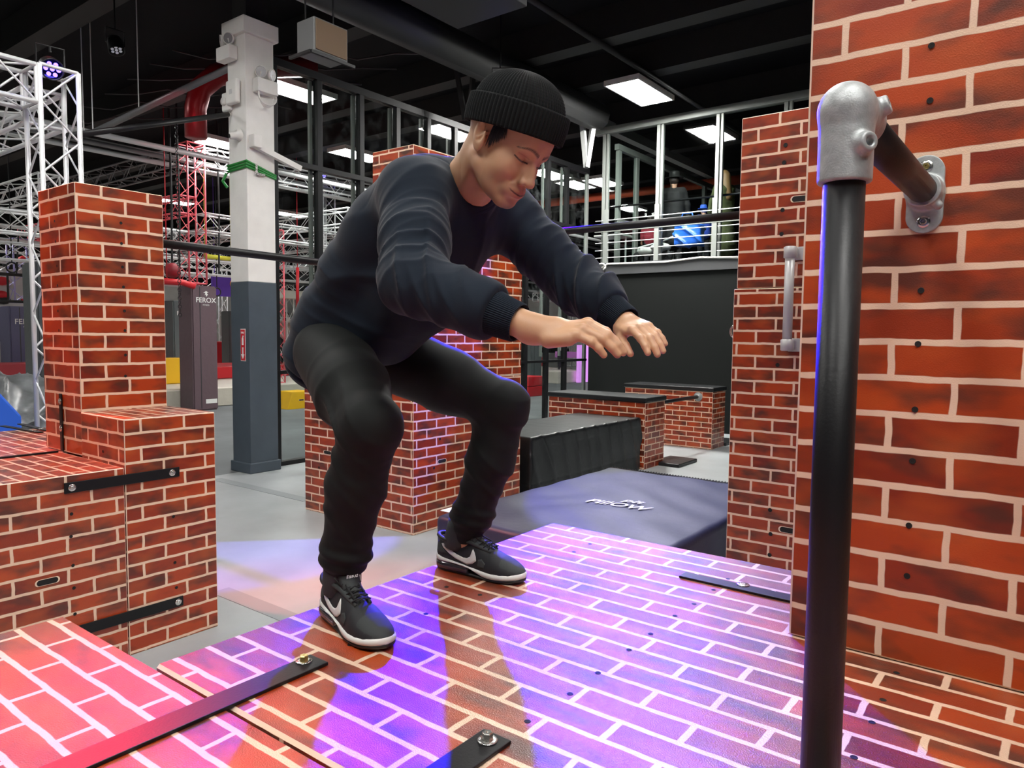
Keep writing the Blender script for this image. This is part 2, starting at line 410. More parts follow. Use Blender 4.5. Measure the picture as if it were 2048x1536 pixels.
def skin_mat():
    m, nt, b, N, L = nodes('skin')
    a = N('ShaderNodeAttribute'); a.attribute_name = 'Pigment'; L(a.outputs['Color'], b.inputs['Base Color'])
    b.inputs['Roughness'].default_value = .46; b.inputs['Subsurface Weight'].default_value = .06
    b.inputs['Subsurface Radius'].default_value = (.012, .004, .002); b.inputs['Subsurface Scale'].default_value = .6
    tc = N('ShaderNodeTexCoord'); n = N('ShaderNodeTexNoise'); n.inputs['Scale'].default_value = 420; L(tc.outputs['Object'], n.inputs['Vector'])
    bp = N('ShaderNodeBump'); bp.inputs['Strength'].default_value = .12; bp.inputs['Distance'].default_value = .001
    L(n.outputs['Fac'], bp.inputs['Height']); L(bp.outputs[0], b.inputs['Normal'])
    return m
SKIN = skin_mat()
SWEAT = mat('navy_fleece', (.0068, .0130, .0235), .85, spec=.3, bump=.35, bscale=900, bdist=.0008, sheen=.10)
PANTS = mat('black_track_fabric', (.0065, .0078, .0074), .72, spec=.25, bump=.2, bscale=700, bdist=.0006, sheen=.03)
KNIT = mat('black_knit', (.0035, .0045, .0048), .9, spec=.25, bump=.6, bscale=500, bdist=.001, sheen=.05)
HAIRM = mat('black_hair', (.010, .008, .008), .4)

# ------------------------------------------------------------------ the man
HEAD_O = V3(-1.121, 1.442, 2.328); HEAD_S = 1.089
def rot(a, b, c):
    ca, sa, cb, sb, cc, sc = math.cos(a), math.sin(a), math.cos(b), math.sin(b), math.cos(c), math.sin(c)
    return (np.array([[ca, -sa, 0], [sa, ca, 0], [0, 0, 1]]) @ np.array([[cb, 0, sb], [0, 1, 0], [-sb, 0, cb]]) @ np.array([[1, 0, 0], [0, cc, -sc], [0, sc, cc]])).astype(np.float32)
HEAD_R = rot(.0, .60, -.05)
def to_head(p): return ((p-HEAD_O) @ HEAD_R)/HEAD_S
def from_head(q): return HEAD_O + HEAD_S*(np.asarray(q, np.float32) @ HEAD_R.T)

def head_sdf(q):
    ay = q.copy(); ay[:, 1] = np.abs(ay[:, 1])
    d = ell(q, (-.012, 0, .035), (.099, .079, .088))
    d = smin(d, ell(q, (.040, 0, .038), (.066, .066, .060)), .02)
    d = smin(d, ell(q, (.032, 0, -.030), (.058, .061, .080)), .02)
    d = smin(d, cap(ay, (.004, .050, -.062), (.070, .016, -.103), .016, .015), .032)
    d = smin(d, ell(q, (.040, 0, -.072), (.050, .043, .040)), .02)
    d = smin(d, ell(q, (.076, 0, -.104), (.017, .021, .016)), .016)
    d = smin(d, ell(ay, (.054, .043, -.036), (.028, .022, .026)), .024)
    d = smin(d, cap(ay, (.078, .040, .017), (.092, .012, .013), .010, .010), .016)
    d = smax(d, -ell(ay, (.101, .031, -.006), (.022, .020, .014)), .014)          # eye hollow
    d = smin(d, ell(ay, (.071, .032, -.005), (.0145, .0155, .0125)), .005)        # lidded eyeball
    d = smin(d, cap(ay, (.074, .046, .006), (.087, .018, .006), .0035, .0035), .006)  # upper lid fold
    d = smin(d, cap(ay, (.070, .044, -.017), (.083, .018, -.018), .004, .004), .010)
    n = cap(q, (.089, 0, .006), (.108, 0, -.036), .0085, .0105)
    n = smin(n, cap(ay, (.086, .008, -.008), (.097, .009, -.036), .008, .008), .008)
    n = smin(n, ell(q, (.112, 0, -.043), (.012, .012, .0105)), .006)
    n = smin(n, ell(ay, (.100, .0145, -.047), (.011, .0075, .0085)), .006)
    n = smax(n, -ell(ay, (.105, .0075, -.0575), (.006, .0036, .005)), .002)
    d = smin(d, n, .009)
    d = smax(d, -(cap(ay, (.094, .0225, -.043), (.085, .028, -.058), .0022, .0022)), .008)   # nasolabial dip
    d = smin(d, ell(q, (.080, 0, -.074), (.020, .037, .020)), .012)
    d = smin(d, cap(ay, (.081, .030, -.0715), (.1005, .004, -.0705), .0024, .0048), .008)
    d = smin(d, cap(ay, (.081, .028, -.0745), (.0965, .002, -.0830), .0024, .0060), .008)
    d = smax(d, -cap(ay, (.076, .0345, -.0705), (.109, 0, -.0768), .0003, .0013), .0016)
    d = smax(d, -ell(q, (.097, 0, -.0935), (.008, .020, .0045)), .010)
    # ears
    E = rot(0, -.22, 0).T
    e = ell(ay, (-.010, .081, -.008), (.0215, .0075, .034), rot(.28, -.2, -.22))
    e = smax(e, -ell(ay, (-.006, .090, -.001), (.0125, .0105, .021), rot(.28, -.2, -.1)), .004)
    e = smin(e, cap(ay, (.002, .078, .004), (-.010, .083, -.014), .0035, .0035), .004)
    e = smin(e, ell(ay, (.004, .077, -.012), (.005, .005, .007)), .004)
    d = smin(d, e, .006)
    return d
NECK0, NECK1 = from_head((-.040, 0, -.045)), V3(-1.330, 1.53, 2.235)
def headneck(p):
    d = head_sdf(to_head(p))*HEAD_S
    n = cap(p, NECK0, NECK1, .060, .066)
    n = smin(n, cap(p, from_head((-.02, -.045, -.05)), (-1.285, 1.47, 2.22), .018, .018), .02)
    n = smin(n, cap(p, from_head((.015, 0, -.07)), (-1.315, 1.53, 2.215), .024, .030), .03)
    return smin(d, n, .022)

def skin_color(p):
    base = np.tile(V3(.60, .345, .20), (len(p), 1)); n = wob(p, 60)[:, None]
    base = base*(1+.05*n)
    q = to_head(p); ay = q.copy(); ay[:, 1] = np.abs(ay[:, 1]); inside = (q[:, 0] > .03) & (np.abs(q[:, 2]) < .14) & (np.abs(q[:, 1]) < .09)
    def mixin(c, w):
        nonlocal base; w = np.clip(w, 0, 1)[:, None]*inside[:, None]; base = base*(1-w)+V3(*c)*w
    mixin((.56, .25, .15), .3*gauss(ay, (.075, .04, -.04), .03))
    mixin((.58, .26, .17), .4*gauss(q, (.115, 0, -.045), .015))
    mixin((.16, .09, .06), .35*np.clip(1.2-np.abs(cap(ay, (.088, .026, -.062), (.104, .004, -.060), 0, 0))/.006, 0, 1))   # faint moustache
    mixin((.10, .06, .04), .75*gauss(q, (.084, 0, -.116), .017))                      # chin stubble
    mixin((.20, .11, .07), .22*np.clip(1.2-np.abs(cap(ay, (.004, .062, -.055), (.060, .034, -.108), 0, 0))/.02, 0, 1))
    mixin((.42, .12, .09), .8*np.clip(1.4-cap(ay, (.083, .029, -.0715), (.108, 0, -.0715), 0, 0)/.0055, 0, 1))
    mixin((.46, .12, .09), .8*np.clip(1.4-cap(ay, (.083, .027, -.0755), (.104, 0, -.0840), 0, 0)/.0060, 0, 1))
    zl = -.0768+.0078*(ay[:, 1]/.0345)**2
    mixin((.085, .02, .02), np.clip(1.7-np.abs(q[:, 2]-zl)/.0013, 0, 1)*np.clip((.033-ay[:, 1])/.008, 0, 1)*(q[:, 0] > .068))  # mouth line: shade of the faint groove put into the skin colour
    # brows and closed-down lash line
    z = ay[:, 2]; bx = np.clip((ay[:, 1]-.010)/.044, 0, 1); zc = .0165+.0085*np.sin(bx*2.5)-.006*bx*bx; hw = .0042*(1-.55*bx)
    st = .75+.25*np.sin(ay[:, 1]*2600+ay[:, 2]*1500)
    mixin((.025, .016, .012), 1.0*st*np.clip(1.5-np.abs(z-zc)/hw, 0, 1)*((ay[:, 1] > .008) & (ay[:, 1] < .055)))
    lx = (ay[:, 1]-.032)/.0165; lz = -.0055-.0030*(1-lx*lx)+.002*lx
    mixin((.012, .008, .008), 1.2*np.clip(1.6-np.abs(z-lz)/.0013, 0, 1)*(np.abs(lx) < 1.05))
    mixin((.28, .12, .08), .5*np.clip(1.3-np.abs(z-(lz+.013-.004*lx*lx))/.0012, 0, 1)*(np.abs(lx) < .95))  # lid crease: its shade drawn into the skin colour
    mixin((.44, .22, .14), .5*gauss(ay, (.08, .030, .003), .013))
    mixin((.40, .20, .13), .4*gauss(ay, (.079, .028, -.020), .009))
    # hands: warmer finger ends
    return base

# hands: local frame x along the fingers, y towards the thumb, z out of the back of the hand
def hand_sdf(q, flex, spread, thumb, hs=1.):
    d = ell(q, (.048, .000, -.004), (.056, .040, .0155))
    d = smin(d, cap(q, (-.03, 0, -.002), (.03, .004, -.002), .024, .025), .02)
    d = smin(d, cap(q, (.022, -.026, -.010), (.066, -.030, -.008), .0165, .0125), .014)   # outer edge of the palm
    d = smin(d, cap(q, (.020, .020, -.012), (.050, .030, -.014), .0165, .012), .014)       # ball of the thumb
    d = smin(d, ell(q, (.075, .004, -.002), (.026, .038, .0125)), .012)
    M = [(.091, .0275, .002), (.096, .0095, .0045), (.091, -.0085, .0030), (.081, -.0255, -.001)]
    LN = [(.041, .025, .020), (.045, .028, .021), (.042, .026, .021), (.033, .020, .019)]
    RD = [.0100, .0103, .0098, .0090]
    for i in range(4):
        b = V3(*M[i]); ang = 0; yaw = spread[i]; pts = [b]
        for j in range(3):
            ang += flex[i][j]
            b = b+LN[i][j]*V3(math.cos(ang)*math.cos(yaw), math.cos(ang)*math.sin(yaw), -math.sin(ang)); pts.append(b)
        r = RD[i]; f = cap(q, V3(*M[i])-V3(.03, 0, .004), pts[0], r*.8, r*1.05)
        f = smin(f, cap(q, pts[0], pts[1], r*1.04, r*.96), .004)
        f = smin(f, ell(q, pts[1], (r*1.02, r*1.03, r*1.0)), .004)
        f = smin(f, cap(q, pts[1], pts[2], r*.94, r*.90), .003)
        f = smin(f, cap(q, pts[2], pts[3]-(pts[3]-pts[2])*.15, r*.90, r*.80), .003)
        d = smin(d, f, .0045)
        d = smin(d, ell(q, V3(*M[i])+V3(-.002, 0, .005), (.010, .0065, .0052)), .006)      # knuckle
        if i < 3:
            pass
    t = [V3(*x) for x in thumb]
    f = cap(q, t[0], t[1], .0155, .0118); f = smin(f, cap(q, t[1], t[2], .0115, .0105), .004); f = smin(f, cap(q, t[2], t[3], .0105, .0085), .003)
    return smin(d, f, .008)
def frame(x, z):
    x = V3(*x); x /= np.linalg.norm(x); z = V3(*z); z -= x*(z @ x); z /= np.linalg.norm(z); y = np.cross(z, x)
    return np.stack([x, y, z], 1)      # columns

# joints found from the photograph (right = near side, left = far side)
J = dict(pel=(-1.86, 1.53, 1.80), rh=(-1.765, 1.425, 1.795), lh=(-1.765, 1.635, 1.795),
         rk=(-1.385, 1.235, 1.625), ra=(-1.533, 1.262, 1.188), lk=(-1.400, 1.80, 1.635), la=(-1.530, 1.780, 1.188),
         rs=(-1.345, 1.350, 2.212), re=(-1.205, 1.205, 1.978), rw=(-.900, 1.262, 1.872),
         ls=(-1.335, 1.725, 2.205), le=(-1.150, 1.800, 2.015), lw=(-.945, 1.740, 1.898))
J = {k: V3(*v) for k, v in J.items()}
def lerp(a, b, t): return a+(b-a)*t

def torso(p, grow=0.):
    q = p.copy(); q[:, 1] = (q[:, 1]-1.53)*.74
    pts = [(-1.875, 0, 1.785), (-1.80, 0, 1.90), (-1.675, 0, 2.035), (-1.53, 0, 2.145), (-1.415, 0, 2.205), (-1.34, 0, 2.245)]
    rs = [.134, .128, .132, .143, .125, .080]
    return chain(q, pts, [r+grow for r in rs], .05)

def sweater(p):
    d = torso(p)
    q = p.copy(); q[:, 1] = (q[:, 1]-1.53)*.80
    d = smin(d, cap(q, (-1.37, 0, 2.14), (-1.50, 0, 1.98), .105, .110), .05)     # chest and hanging front
    d = smin(d, cap(q, (-1.52, 0, 1.96), (-1.66, 0, 1.87), .105, .110), .05)
    d = smin(d, cap(p, (-1.36, 1.44, 2.25), (-1.36, 1.62, 2.25), .075, .075), .04)
    for sy in (1.425, 1.635): d = smin(d, cap(p, (-1.57, sy, 2.12), (-1.43, sy, 2.225), .085, .090), .05)
    # waist folds on the back and flank
    fl = gauss(p, (-1.80, 1.45, 1.97), .20)
    d = d - .011*fl*fold((p[:, 0]*.55+p[:, 2]*.85)*30, p, 0, 2.6, 6)*1.3
    d = d - .004*gauss(p, (-1.76, 1.40, 1.95), .16)*fold((p[:, 0]*.4+p[:, 2]*.95)*62, p, 3, 3, 9)
    d = d - .008*gauss(p, (-1.50, 1.42, 2.02), .17)*fold((p[:, 0]*.3-p[:, 2]*1.0+p[:, 1]*.3)*26, p, 1, 3, 7)*1.3
    d = d - .006*gauss(p, (-1.28, 1.50, 2.08), .16)*fold((p[:, 1]*.9+p[:, 0]*.5)*30, p, 2, 2, 7)*1.3
    # hem: band round the hips, opened below
    hd = (p-V3(-1.95, 1.53, 1.72)) @ (V3(.60, 0, .80)); hd2 = hd-.045
    d = d + .007*np.exp(-(hd2/.006)**2)
    d = smax(d, -(hd-.008), .006)
    for sh, el, wr, s in ((J['rs'], J['re'], J['rw'], 0.), (J['ls'], J['le'], J['lw'], 3.)):
        up = (el-sh)/np.linalg.norm(el-sh); fo = (wr-el)/np.linalg.norm(wr-el)
        cuff = wr-fo*.012
        a = cap(p, lerp(sh, V3(-1.45, 1.53, 2.2), .25), sh, .098, .090)
        b = smin(cap(p, sh, lerp(sh, el, .55), .084, .078), cap(p, lerp(sh, el, .55), el, .078, .070), .03)
        c = smin(cap(p, el, lerp(el, cuff, .6), .074, .065), cap(p, lerp(el, cuff, .6), cuff, .065, .050), .02)
        arm = smin(smin(a, b, .04), c, .035)
        # crumpled folds run round the sleeve, strongest inside the elbow
        tu = (p-sh) @ up; tf = (p-el) @ fo; wv = wob(p, 13, s)
        arm = arm - .0085*gauss(p, lerp(sh, el, .75), .12)*fold(tu*44+(p[:, 0]-p[:, 1])*14, p, s, 3.2, 10)*1.3
        arm = arm - .0080*np.exp(-((tf-.07)/.10)**2)*fold((tf*.9+(p[:, 2]-el[2])*.5)*46, p, s+1, 3.0, 10)*1.4
        arm = arm - .0065*gauss(p, lerp(sh, el, .2), .11)*fold((p[:, 0]*.8-p[:, 2]*.5)*30, p, s+2, 3, 9)*1.3
        fine = np.exp(-((tf-.10)/.085)**2)
        arm = arm - .0050*fine*fold((tf+(p[:, 2]-el[2])*.8-(p[:, 0]-el[0])*.25)*78, p, s+4, 2.6, 12)
        arm = arm - .0036*gauss(p, lerp(sh, el, .55), .13)*fold((tu*.9+(p[:, 0]-sh[0])*.6)*74, p, s+6, 2.8, 11)
        arm = smax(arm, (p-wr) @ fo+(.100 if s == 0. else .055), .010)
        # armhole seam
        d = smin(d, arm, .055)
        sn = V3(-.35, (1.53-sh[1])*2.6, .25); sn /= np.linalg.norm(sn)
        d = d + .0035*np.exp(-((((p-sh) @ sn)-.055)/.0035)**2)*gauss(p, sh+V3(-.02, 0, .05), .13)
    # neck opening with a ribbed band
    ax = (NECK0-NECK1)/np.linalg.norm(NECK0-NECK1)
    nb = cap(p, NECK1-ax*.02, NECK1+ax*.022, .092, .083)
    d = smin(d, nb, .02)
    nt = (p-NECK1) @ ax
    d = d + .003*np.exp(-((nt-.018)/.004)**2)*gauss(p, NECK1, .12)
    d = smax(d, -cap(p, NECK1-ax*.10, NECK1+ax*.4, .064, .080), .004)
    return d

def trousers(p):
    q = p.copy(); q[:, 1] = (q[:, 1]-1.53)*.80
    d = cap(q, (-1.875, 0, 1.795), (-1.83, 0, 1.86), .122, .118)
    d = smax(d, ((p-V3(-1.90, 1.53, 1.90)) @ V3(.60, 0, .80))-.03, .005)      # waistband
    for hp, kn, an, s, g in ((J['rh'], J['rk'], J['ra'], 0., -1), (J['lh'], J['lk'], J['la'], 2.5, 1)):
        th = smin(cap(p, hp, lerp(hp, kn, .55), .116, .102), cap(p, lerp(hp, kn, .55), kn, .098, .074), .03)
        calf = lerp(kn, an, .38)+V3(-.012 if g < 0 else .008, 0, 0)
        sh = smin(cap(p, kn+V3(-.004, 0, -.01), calf, .074, .073), cap(p, calf, lerp(kn, an, .82)+V3(-.005, 0, 0), .073, .060), .03)
        lo = cap(p, lerp(kn, an, .80), an+V3(0, 0, .02), .062, .044)
        sh = smin(sh, lo, .02); sh = smin(sh, ell(p, kn+V3(.020, 0, .004), (.058, .062, .066)), .03)
        leg = smin(th, sh, .030)
        w = wob(p, 10, s)
        leg = leg - .013*gauss(p, kn+V3(-.06, 0, -.035), .11)*fold((p[:, 2]*.9+p[:, 0]*.8)*36, p, s, 2.2, 10)       # behind the knee
        leg = leg - .010*gauss(p, lerp(hp, kn, .6)+V3(0, 0, -.03), .12)*fold((p[:, 0]*.8-p[:, 2]*.7)*26, p, s+1, 3, 8)*1.2
        leg = leg - .006*gauss(p, kn+V3(.02, 0, -.06), .09)*fold((p[:, 2]+p[:, 0]*.4)*44, p, s, 3, 9)*1.1
        # fabric gathered above the ankle
        zz = p[:, 2]-an[2]
        leg = leg - .0075*np.exp(-((zz-.070)/.045)**2)*(.5+.5*np.sin(zz*150+2.6*wob(p, 13, s)+p[:, 0]*26+p[:, 1]*18))
        leg = leg - .012*gauss(p, an+V3(-.050, -.01, .085), .045)
        leg = leg - .005*np.exp(-((zz-.20)/.10)**2)*fold((zz+p[:, 0]*1.1+p[:, 1]*.6)*24, p, s+2, 3.4, 8)
        leg = smax(leg, -(zz+.012), .004)
        d = smin(d, leg, .045)
    # side pocket seam near side
    d = d + .0025*np.exp(-(cap(p, (-1.86, 1.31, 1.84), (-1.73, 1.315, 1.70), 0, 0)/.0035)**2)
    return d

def body_core(p):      # the body under the clothes, one closed surface
    d = torso(p, -.022)
    for hp, kn, an in ((J['rh'], J['rk'], J['ra']), (J['lh'], J['lk'], J['la'])):
        d = smin(d, chain(p, [hp, kn, an, an+V3(.0, 0, -.05)], [.080, .050, .028, .022], .02), .03)
        d = smin(d, cap(p, an+V3(-.01, 0, -.052), an+V3(.14, (hp[1]-1.53)*.3, -.062), .022, .016), .012)
    for s, e, w in ((J['rs'], J['re'], J['rw']), (J['ls'], J['le'], J['lw'])):
        d = smin(d, chain(p, [s, e, w], [.055, .042, .027], .02), .02)
    return smin(d, cap(p, (-1.40, 1.53, 2.20), NECK0, .07, .055), .03)

man = empty('person', (-1.5, 1.53, P), 'squatting man in black beanie and navy sweatshirt with both arms held out', 'person')
print('body...')
core = solid(body_core, (-2.1, 1.1, 1.06), (-.8, 1.95, 2.45), .012, 'core')
hd = solid(headneck, (-1.42, 1.26, 2.10), (-.90, 1.64, 2.52), .0021, 'head')
RW0 = J['rw']+V3(.018, .004, -.004)
RF = frame((.93, .20, .03), (.0, -.42, .9)); LF = frame((.80, -.46, -.20), (.10, -.30, .90)); LF[:, 1] *= -1
LW0 = J['lw']+V3(.000, -.004, -.002)
HSC = 1.03
rflex = [(.44, .36, .2), (.48, .34, .2), (.50, .32, .18), (.50, .34, .2)]
lflex = [(.28, .36, .25), (.36, .36, .22), (.36, .34, .2), (.30, .30, .2)]
rth = [(.018, .022, -.012), (.050, .040, -.018), (.076, .044, -.022), (.096, .042, -.026)]
lth = [(.018, .022, -.014), (.052, .040, -.024), (.080, .044, -.036), (.102, .044, -.052)]
def rhand(p):
    d = hand_sdf(((p-RW0) @ RF)/HSC, rflex, (-.20, -.12, -.03, .05), rth)*HSC
    return smin(d, chain(p, [J['rw']-(J['rw']-J['re'])*.3, J['rw'], RW0+RF[:, 0]*.02], [.034, .031, .026], .01), .015)
def lhand(p):
    d = hand_sdf(((p-LW0) @ LF)/HSC, lflex, (.04, .0, -.05, -.12), lth)*HSC
    return smin(d, chain(p, [J['lw']-(J['lw']-J['le'])*.3, J['lw'], LW0+LF[:, 0]*.02], [.031, .0275, .024], .01), .015)
rhm = solid(rhand, (-1.03, 1.16, 1.73), (-.66, 1.38, 1.97), .0017, 'right_hand')
lhm = solid(lhand, (-1.06, 1.58, 1.73), (-.74, 1.86, 1.97), .0019, 'left_hand')
bm = bmesh.new()
for m in (core, hd, rhm, lhm): bm.from_mesh(m)
bme = bpy.data.meshes.new('body'); bm.to_mesh(bme); bm.free()
bme.polygons.foreach_set('use_smooth', [True]*len(bme.polygons))
vcolor(bme, skin_color)
body = link('body', bme, SKIN, man)
print('clothes...')
sw = solid(sweater, (-2.12, 1.06, 1.62), (-.84, 2.0, 2.46), .0042, 'sweatshirt'); smooth_mesh(sw, 2)
o = link('sweatshirt', sw, SWEAT, man, True); o['label'] = 'dark navy sweatshirt with ribbed cuffs'
tr = solid(trousers, (-2.12, 1.06, 1.14), (-1.22, 1.98, 2.02), .0052, 'joggers'); smooth_mesh(tr)
link('joggers', tr, PANTS, man, True)

# ---- beanie: ribbed dome and folded cuff, built in head coordinates
def beanie():
    O = V3(.005, 0, .034); R = rot(0, -.26, .03)
    def ring(z, ax, ay, cx, ribs, amp, n=624):
        a = np.arange(n)*2*PI/n; m = 1+0*a
        rr = amp*(np.abs(np.cos(a*ribs/2))**.8-.5)
        x = cx+(ax+rr)*np.cos(a); y = (ay+rr)*np.sin(a)
        return np.stack([x, y, np.full(n, z)], 1)
    def loft(rings, name, close=True):
        n = len(rings[0]); vs = np.concatenate(rings); vs = from_head(O+vs @ R.T)
        fs = [(i*n+k, i*n+(k+1) % n, (i+1)*n+(k+1) % n, (i+1)*n+k) for i in range(len(rings)-1) for k in range(n)]
        if close: fs.append(tuple((len(rings)-1)*n+k for k in range(n)))
        me = bpy.data.meshes.new(name); me.from_pydata([tuple(v) for v in vs.astype(float)], [], fs); me.update()
        return me
    rings = []; H = .127
    for i in range(70):
        t = i/69; z = .028+(H-.028)*math.sin(t*PI/2)**.95; u = (z-.028)/(H-.028)
        f = max(1-u**2.35, 0)**(1/2.2); f = max(f, .02)
        knit = 1+.006*math.sin(i*1.9)
        rings.append(ring(z, .111*f*knit, .093*f*knit, -.004-.004*u, 78, .0042*min(1, f*1.6)))
    dome = loft(rings, 'knitted_dome')
    rings = []
    for i in range(44):   # cuff: down the outside, rolled at the lower edge, up inside
        t = i/43
        if t < .78: z = .056-t/.78*.060; r = .0085+.002*math.sin(t/.78*PI)
        else: a = (t-.78)/.22*PI; z = -.004-.004*math.sin(a); r = .0085-.010*(1-math.cos(a))/2
        if i == 0: r = .001
        if i == 1: r = .006
        rings.append(ring(z, .111+r, .093+r, -.004, 78, .0046 if i > 0 else .001))
    cuff = loft(rings, 'cuff', False)
    d = link('knitted_beanie', dome, KNIT, man, True); d['label'] = 'black ribbed knitted beanie'
    c = link('beanie_cuff', cuff, KNIT, d, True)
    return d
hat = beanie()

ax = (NECK0-NECK1)/np.linalg.norm(NECK0-NECK1); c = NECK1+ax*.012; u = np.cross(ax, V3(0, 1, 0)); u /= np.linalg.norm(u); v = np.cross(ax, u)
m = MB(); m.tube([tuple(c+u*(.077*math.cos(t))+v*(.077*math.sin(t))+ax*(.010-.022*math.cos(t))) for t in [2*PI*k/64 for k in range(65)]], .0085, 10, cap=False)
nbm = m.mesh('neckband'); link('neckband', nbm, SWEAT, o, True)

# ---- ribbed sleeve cuffs
for side, el, wr in (('r', J['re'], J['rw']), ('l', J['le'], J['lw'])):
    fo = (wr-el)/np.linalg.norm(wr-el); sd = np.cross(fo, V3(0, 0, 1)); sd /= np.linalg.norm(sd); nn = np.cross(sd, fo)
    n = 384; a = np.arange(n)*2*PI/n; rings = []; dt = -.050 if side == 'r' else -.004
    for t, r in ((-.130, .040), (-.128, .0535), (-.122, .0560), (-.09, .0540), (-.06, .0505), (-.03, .0465), (.0, .0435), (.008, .0425), (.012, .0405), (.006, .0385), (-.03, .0385)):
        rr = r+.0011*np.cos(a*64)*(r > .0415)+.0012*np.sin(a*3+t*40)
        t += dt; rings.append(wr+fo*t+np.cos(a)[:, None]*rr[:, None]*sd+np.sin(a)[:, None]*rr[:, None]*nn)
    me = bpy.data.meshes.new('sleeve_cuff')
    me.from_pydata([tuple(v) for v in np.concatenate(rings).astype(float)], [], [(i*n+k, i*n+(k+1) % n, (i+1)*n+(k+1) % n, (i+1)*n+k) for i in range(len(rings)-1) for k in range(n)])
    link('sleeve_cuff', me, SWEAT, o, True)


# ---- hair: sideburn and nape strands
def strands():
    r = random.Random(3)
    for side in (-1, 1):
        m = MB()
        for k in range(120):
            x0 = r.uniform(.012, .044); y0 = side*(.074-.10*max(0, x0-.015)); z0 = .045
            L = r.uniform(.050, .070)*(1-max(0, x0-.016)*20); dx = r.uniform(-.004, .008)
            p = [from_head((x0+dx*t+.004*t*t, y0*(1-.02*t)+side*(.004+.002*math.sin(t*3)), z0-L*t)) for t in (0, .35, .7, 1)]
            m.tube([tuple(v) for v in p], [.0012, .0012, .0010, .0002], 4, cap=False)
        m.build('sideburn_hair', HAIRM, man, True)
strands()
# eyelashes
for side in (-1, 1):
    m = MB()
    for k in range(13):
        t = k/12*2-1
        b = V3(.0852-.006*abs(t)**2, side*(.032+.014*t), -.0085+.003*t*t); e = b+V3(.003, side*.002*t, -.0025)
        m.tube([tuple(from_head(b)), tuple(from_head((b+e)/2+V3(.001, 0, -.001))), tuple(from_head(e))], [.0004, .0003, .0001], 4, cap=False)
    m.build('eyelashes', HAIRM, man)


# ---- trainers
SHOEB = mat('shoe_black_mesh', (.014, .015, .017), .62, bump=.35, bscale=900, bdist=.0006)
SHOEG = mat('shoe_dark_suede', (.035, .040, .040), .75)
SOLEW = mat('shoe_white_foam', (.74, .74, .70), .5)
SOLEB = mat('shoe_black_rubber', (.010, .010, .010), .45)
AIR = mat('smoky_air_unit', (.06, .05, .06), .08, coat=.8, trans=.35)
LACE = mat('black_lace', (.012, .012, .013), .8)
XS = [0, .012, .03, .055, .085, .115, .15, .185, .215, .245, .27, .290, .302, .308]
WS = [.012, .026, .0335, .036, .0365, .0375, .041, .0465, .0495, .0485, .043, .032, .019, .004]
def shoe_w(x): return float(np.interp(x, XS, WS))
def shoe_c(x): return float(np.interp(x, [0, .1, .22, .308], [0, 0, .004, .010]))   # slight inward curve, towards +y
ZT = ([0, .012, .03, .06, .09, .115, .14, .17, .20, .23, .26, .285, .300, .308], [.086, .095, .098, .088, .090, .106, .107, .094, .082, .071, .061, .050, .040, .026])
def shoe_top(x): return float(np.interp(x, *ZT))
def spring(x): return .010*max(0, (x-.20)/.108)**2+.003*max(0, (.05-x)/.05)**2
def sole_top(x): return float(np.interp(x, [0, .06, .13, .2, .308], [.047, .040, .031, .026, .024]))+spring(x)
def up_y(x, z, k=1.):      # half width of the upper at this height
    a = sole_top(x)-.008; b = shoe_top(x); t = min(max((z-a)/(b-a), 0), .999)
    return (shoe_w(x)-.002)*(1-t**2.6)**(1/2.2)*k
def outline(inset=0., x0=0., x1=.308, n=26):
    xs = [x0+(x1-x0)*(1-math.cos(PI*i/(n-1)))/2 for i in range(n)]
    L = [(x, shoe_c(x)+max(shoe_w(x)-inset, .001)) for x in xs]; R = [(x, shoe_c(x)-max(shoe_w(x)-inset, .001)) for x in xs]
    return L+R[::-1]
def stack(levels, n=26, x0=0., x1=.308):
    m = MB(); vs = []; fs = []; c = None
    for inset, fz in levels:
        ol = outline(inset, x0, x1, n); c = len(ol); vs += [(x, y, fz(x)) for x, y in ol]
    for i in range(len(levels)-1): fs += [(i*c+k, i*c+(k+1) % c, (i+1)*c+(k+1) % c, (i+1)*c+k) for k in range(c)]
    fs += [tuple(range(c-1, -1, -1)), tuple((len(levels)-1)*c+k for k in range(c))]
    return m.add(vs, fs)
